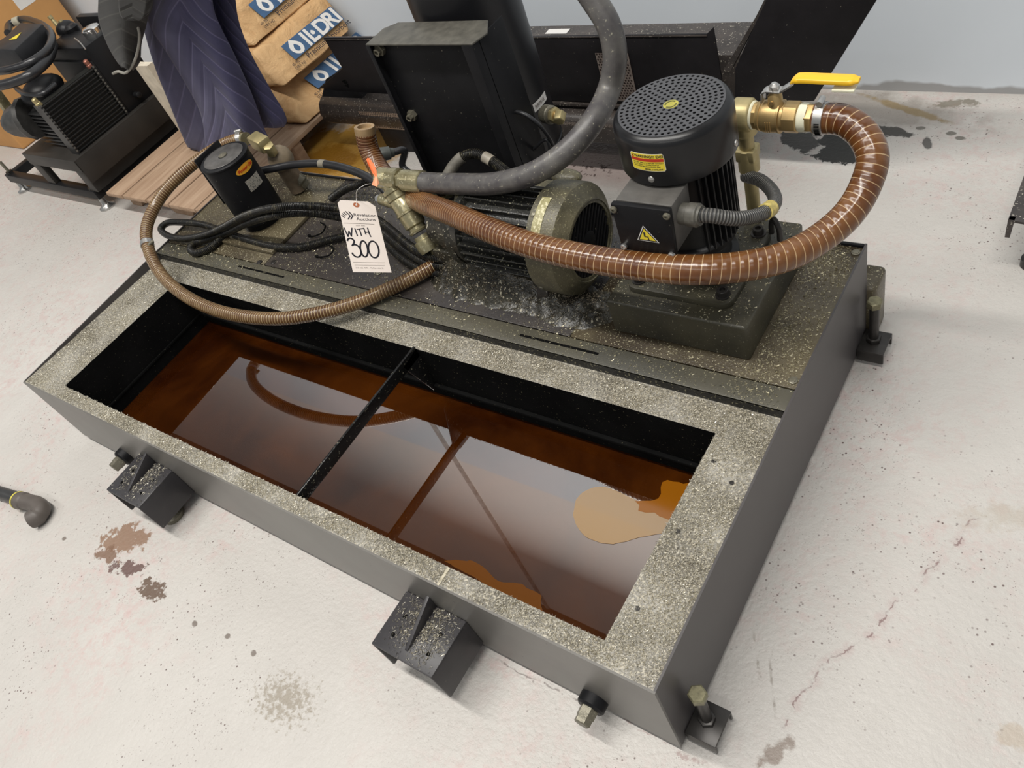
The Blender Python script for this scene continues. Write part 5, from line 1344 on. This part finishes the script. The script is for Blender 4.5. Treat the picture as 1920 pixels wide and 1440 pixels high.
# raised terminal box on the cooler with its yellow triangle
tz = 0.640
fq = [at(0, 92, z=tz), at(26, 94, z=tz), at(80, 44, z=tz), at(38, 42, z=tz), at(8, 70, z=tz), at(-30, 95, z=tz)]
tbm = MB().prism([V(p.x, p.y, tz - 0.10) for p in fq], (0, 0, 0.10)).build('terminal_housing', plain('housing_black', (0.022, 0.022, 0.024), 0.45, **{'Specular IOR Level': 0.3}), CH, bevel=0.006)
tq = [at(17, 75, z=tz + 0.001), at(31, 73, z=tz + 0.001), at(40, 61, z=tz + 0.001)]
MB().prism(tq, (0, 0, 0.001)).build('yellow_triangle', LABY, tbm, smooth=False)
p = [(15, 62), (20, 45), (40, 37), (66, 41), (90, 55), (97, 75), (85, 98), (55, 118), (20, 130), (-20, 135)]
MB().tube([at(a, b, z=0.60) for a, b in p], 0.016, 14).build('looped_hose', CABLE, CH)
MB().tube([at(a, b + 14, z=0.575) for a, b in ((100, 70), (88, 100), (58, 126), (25, 140), (-20, 150))], 0.019, 14).build('looped_hose', CABLE, CH)
MB().tube([at(a, b, z=0.50) for a, b in ((22, 150), (34, 168), (55, 178), (82, 175), (104, 158))], 0.011, 12).build('lead', CABLE, CH)
MB().lathe(at(28, 41, z=0.60), (at(38, 38, z=0.60) - at(28, 41, z=0.60)), [(0, 0.019), (0.035, 0.019)], 16).build('hose_sleeve', plain('sleeve_pale', (0.42, 0.39, 0.30), 0.5), CH)
vb_ = at(125, 55, z=0.56)
m = MB().ball(vb_, 0.045, 16, (1, 1, 0.8)).lathe(vb_ + V(0.05, 0, -0.02), (0, 0, 1), [(0, 0.03), (0.03, 0.032), (0.04, 0.02)], 12)
m.build('valve_block', CASTBLK, CH)
for q in ((92, 30), (112, 38)):
    MB().lathe(at(*q, z=0.60), (0.3, 0, -1), [(0, 0.010), (0.014, 0.010), (0.016, 0.007), (0.05, 0.012)], 12).build('gauge_fitting', BRASSP, CH)
MB().obox(at(12, 200, y=1.03), at(28, 225, y=1.03) - at(-10, 175, y=1.03), (0, 1, 0), (1, 0, 0.3), 0.11, 0.02, 0.02).build('inlet_pipe', OILYB, CH, bevel=0.004)
MB().lathe(at(97, 230, y=0.99), at(106, 250, y=0.99) - at(94, 228, y=0.99), [(0, 0.008), (0.05, 0.008)], 12).build('yellow_valve_handle', plain('handle_lime', (0.60, 0.62, 0.12), 0.4), CH)
MB().box(-3.34, -3.10, 1.40, 1.43, 0.10, 0.60).build('back_panel', BK, CH, bevel=0.002)

# pale post seen between the cooler and the blankets
wp = thing('timber_offcut', 'short pale timber offcut standing between the cooler unit and the blue blanket', 'timber', (-2.83, 1.3, 0.106))
ta, tb2 = at(256, 130, y=1.32), at(271, 117, y=1.32)
MB().box(ta.x, tb2.x, 1.32, 1.35, 0.106, (ta.z + tb2.z) / 2).build('board', plain('pale_timber', (0.62, 0.55, 0.44), 0.7, 0, 0.15, 30), wp)

# ------------------------------------------------------------------ cardboard boxes
c0 = at(45, 281, z=0)
xe = c0.x
e1 = at(130, 25, x=xe)
bxo = thing('cardboard_box', 'large brown cardboard box behind the cooler unit at the left edge', 'box', (xe - 0.3, c0.y + 0.2, 0))
MB().box(xe - 0.8, xe, c0.y, e1.y, 0, 1.0).build('carton', CARD, bxo, bevel=0.012, seg=3)
q = at(45, 2, y=c0.y)
pz = plane_hit(45, 0, V(xe, 0, 0), V(1, 0, 0))
MB().box(xe, xe + 0.001, pz.y - 0.05, pz.y + 0.05, pz.z - 0.03, pz.z + 0.10).build('shipping_label', WHITE, bxo, smooth=False)

# ------------------------------------------------------------------ pipe elbow on the floor, steel stand at the right edge
pp = thing('black_pipe', 'black plastic pipe with grey elbow lying on the floor at the left edge', 'pipe', (-1.9, -0.25, 0))
pa_ = at(-30, 914, z=0.022); pb_ = at(52, 940, z=0.022)
MB().cyl(pa_ + (pa_ - pb_) * 2, pb_, 0.0185, 24).build('pipe_length', plain('pvc_black', (0.03, 0.03, 0.03), 0.4), pp)
pe = at(76, 950, z=0.026); pq = at(52, 978, z=0.026)
m = MB().tube([at(36, 938, z=0.024), at(56, 942, z=0.024), at(70, 946, z=0.025), at(78, 956, z=0.026), at(70, 968, z=0.026), at(58, 975, z=0.026)], lambda t: 0.0235 + (0.0025 if t < 0.15 or t > 0.85 else 0), 24, step=0.003)
m.build('elbow', plain('elbow_grey', (0.10, 0.085, 0.075), 0.5, 0, 0.1, 30), pp)
MB().tube([at(35, 937.5, z=0.0245), at(37, 938.2, z=0.0245)], 0.0265, 24, smooth=False).build('yellow_mark', plain('yellow_mark', (0.55, 0.48, 0.08), 0.5), pp)
sb = thing('steel_stand', 'corner of a dark steel stand entering at the right edge', 'stand', (0.35, 1.4, 0))
z0 = 0.16
k0 = at(1890, 412, z=z0); k1 = at(1921, 326, z=z0); k2 = at(1960, 424, z=z0)
MB().prism([V(k0.x, k0.y, z0), V(k2.x, k2.y, z0), V(k2.x + 0.1, k2.y + 0.6, z0), V(k0.x + (k1.x - k0.x) * 2.5, k0.y + (k1.y - k0.y) * 2.5, z0)], (0, 0, -0.006)).build('top_plate', CONVD, sb, bevel=0.001)
f0 = at(1886, 430, z=z0 - 0.035)
MB().prism([V(k0.x, k0.y, z0), V(k0.x + 0.012, k0.y, z0), V(k0.x + 0.009, k0.y - 0.004, z0 - 0.045), V(k0.x, k0.y - 0.004, z0 - 0.045)], (0.0, 0.012, 0)).build('side_lip', CONVD, sb)
p = at(1936, 484, z=0.02)
MB().lathe((p.x, p.y, 0), (0, 0, 1), [(0, 0.022), (0.02, 0.022), (0.025, 0.012), (z0, 0.012)], 20).build('foot', DKBOLT, sb)
# ------------------------------------------------------------------ swarf: tiny curled metal chips (far too many to count)
def chips(name, pts, nrm_z, mat, label, smin=0.0022, smax=0.0055, lift=0.0012, parent=None):
    n = len(pts); P = np.array(pts, dtype=float)
    a = rng.uniform(0, 2 * pi, n); tilt = rng.normal(0, 0.35, n); ln = rng.uniform(smin, smax, n); w = rng.uniform(0.0004, 0.0009, n)
    curl = rng.uniform(-2.2, 2.2, n); S = 4
    T = np.stack([np.cos(a), np.sin(a), np.zeros(n)], 1)
    N = np.stack([-np.sin(a) * np.cos(tilt), np.cos(a) * np.cos(tilt), np.sin(tilt)], 1)
    B = np.cross(T, N)
    verts = np.zeros((n, S, 2, 3))
    pos = P.copy(); pos[:, 2] += rng.uniform(0.0002, lift, n)
    ang = -curl / 2
    for s in range(S):
        d = T * np.cos(ang)[:, None] + N * np.sin(ang)[:, None]
        verts[:, s, 0] = pos - B * w[:, None]; verts[:, s, 1] = pos + B * w[:, None] + N * (w * 0.6)[:, None]
        pos = pos + d * (ln / (S - 1))[:, None] + np.array([0, 0, 1]) * (rng.uniform(-0.1, 0.25, n) * ln / (S - 1))[:, None]
        ang = ang + curl / (S - 1)
    V_ = verts.reshape(-1, 3)
    base = (np.arange(n) * S * 2)[:, None, None]
    q = np.array([[2 * s, 2 * s + 2, 2 * s + 3, 2 * s + 1] for s in range(S - 1)])[None]
    F = (base + q).reshape(-1, 4)
    me = bpy.data.meshes.new(name)
    me.vertices.add(len(V_)); me.vertices.foreach_set('co', V_.ravel())
    me.loops.add(F.size); me.loops.foreach_set('vertex_index', F.ravel().astype(np.int32))
    me.polygons.add(len(F)); me.polygons.foreach_set('loop_start', (np.arange(len(F)) * 4).astype(np.int32)); me.polygons.foreach_set('loop_total', np.full(len(F), 4, np.int32))
    me.update(); me.validate()
    me.materials.append(mat)
    o = bpy.data.objects.new(name, me); link(o)
    tag(o, label, 'metal chips', kind='stuff')
    return o
def chipmat(name, c1, c2, metal=0.35, rough=0.35):
    t = NT(name); n = t.noise(420, 1); t.set(t.mix(t.ramp(n, 0.35, 0.65), c1, c2), rough, metal); t.b.inputs['Specular IOR Level'].default_value = 0.1 if name == 'swarf_dark' else 0.5; return t.m
CHM = chipmat('swarf_pale', (0.42, 0.38, 0.28), (0.88, 0.84, 0.74))
CHD = chipmat('swarf_deck', (0.28, 0.24, 0.13), (0.80, 0.74, 0.54))
CHK = chipmat('swarf_dark', (0.015, 0.012, 0.010), (0.26, 0.22, 0.16), 0.0, 0.5)
def in_bay(x, y): return OX0 - 0.0005 < x < OX1 + 0.0005 and OY0 - 0.0005 < y < OY1 + 0.0005
pts = []
while len(pts) < 62000:
    x = random.uniform(-TW + 0.008, -0.006); y = random.uniform(0.006, YF - 0.004)
    if in_bay(x, y): continue
    d = 0.35
    if x > OX1: d = 1.0
    elif y > OY1: d = 0.45 + 0.55 * (x + TW) / TW
    elif y < OY0: d = 0.55 + 0.25 * (x + TW) / TW
    d *= 0.25 + 1.3 * max(0, 0.45 + 1.1 * mnoise.noise(Vector((x * 12, y * 12, 0))) + 0.4 * mnoise.noise(Vector((x * 45, y * 45, 0))))
    if random.random() < d: pts.append((x, y, zr(y) + 0.001))
chips('metal_chips', pts, 1, CHM, 'pale curled metal chips covering the rim round the open bay', 0.0018, 0.0043)
# deck: sparse, thicker to the right, drifted behind the step and round the plinth
blk = [(-0.400, -0.098, 0.625, 0.93), (-1.74, -1.49, 0.62, 0.84)]
pts = []
while len(pts) < 9000:
    x = random.uniform(-TW + 0.01, -0.01); y = random.uniform(YF + 0.003, TD - 0.012)
    if any(a < x < b and c < y < d for a, b, c, d in blk): continue
    d = 0.16 + 0.5 * (x > -0.12) + 0.25 * (x > -0.5) + 0.45 * math.exp(-((x + 0.42) / 0.1) ** 2 - ((y - 0.62) / 0.12) ** 2) + 0.35 * math.exp(-((x + 1.42) / 0.12) ** 2 - ((y - 0.86) / 0.10) ** 2)
    if y < 0.66 and x < -1.3: d += 0.12
    d *= 0.3 + 1.6 * max(0, 0.45 + mnoise.noise(Vector((x * 8, y * 8, 5))))
    if random.random() < d * 0.8: pts.append((x, y, ZD + 0.0006))
chips('metal_chips', pts, 1, CHD, 'loose pale metal chips scattered over the dark deck plates', 0.002, 0.006)
pts = []
for k in range(2600):
    x = random.uniform(-0.392, -0.106); y = random.uniform(0.634, 0.921)
    if (x - MX) ** 2 + (y - MY) ** 2 < 0.085 ** 2: continue
    z = 0.3725
    if -0.36 < x < -0.15 and 0.67 < y < 0.88: z = 0.3868
    if random.random() < 0.5: pts.append((x, y, z))
chips('metal_chips', pts, 1, CHD, 'pale metal chips lying on the plinth round the upright motor', 0.002, 0.006)
# heap of wet dark chips round the horizontal motor
def heap_h(x, y):
    h = 0.095 * math.exp(-((x + 0.73) / 0.11) ** 2 - ((y - 0.690) / 0.042) ** 2) + 0.040 * math.exp(-((x + 0.52) / 0.08) ** 2 - ((y - 0.675) / 0.045) ** 2) + 0.06 * math.exp(-((x + 0.85) / 0.06) ** 2 - ((y - 0.72) / 0.05) ** 2)
    h += 0.010 * mnoise.noise(Vector((x * 40, y * 40, 0))) * min(1, h * 60)
    return h
m = MB(); nx, ny = 110, 60
x0, x1, y0, y1 = -1.02, -0.40, 0.595, 0.86
for j in range(ny + 1):
    for i in range(nx + 1):
        x = x0 + (x1 - x0) * i / nx; y = y0 + (y1 - y0) * j / ny
        m.v.append((x, y, ZD - 0.001 + max(0, heap_h(x, y) - 0.004)))
for j in range(ny):
    for i in range(nx):
        k = j * (nx + 1) + i; m.f.append((k, k + 1, k + nx + 2, k + nx + 1))
m.build('chip_heap', PHM, None, recalc=False, label='wet dark heap of metal swarf piled against the horizontal motor', cat='metal chips', kind='stuff')
pts = []
for k in range(22000):
    x = random.uniform(x0, x1); y = random.uniform(y0, y1)
    h = heap_h(x, y)
    if h > 0.004 and random.random() < min(0.9, h * 22 + 0.06): pts.append((x, y, ZD + h - 0.004))
chips('metal_chips', pts, 1, CHK, 'wet glinting metal chips on top of the dark swarf heap', 0.0025, 0.008, 0.004)
# chips on the forklift channels
pts = []
for bx, cnt in ((-1.463, 900), (-0.494, 1500)):
    for k in range(cnt):
        x = bx + random.gauss(0.01, 0.035); y = -abs(random.gauss(0.045, 0.035))
        if abs(x - bx) < 0.074 and -0.116 < y < -0.002 and abs(x - bx) > 0.006: pts.append((x, y, 0.1375))
chips('metal_chips', pts, 1, CHM, 'metal chips caught on the two channel brackets at the front', 0.003, 0.008)
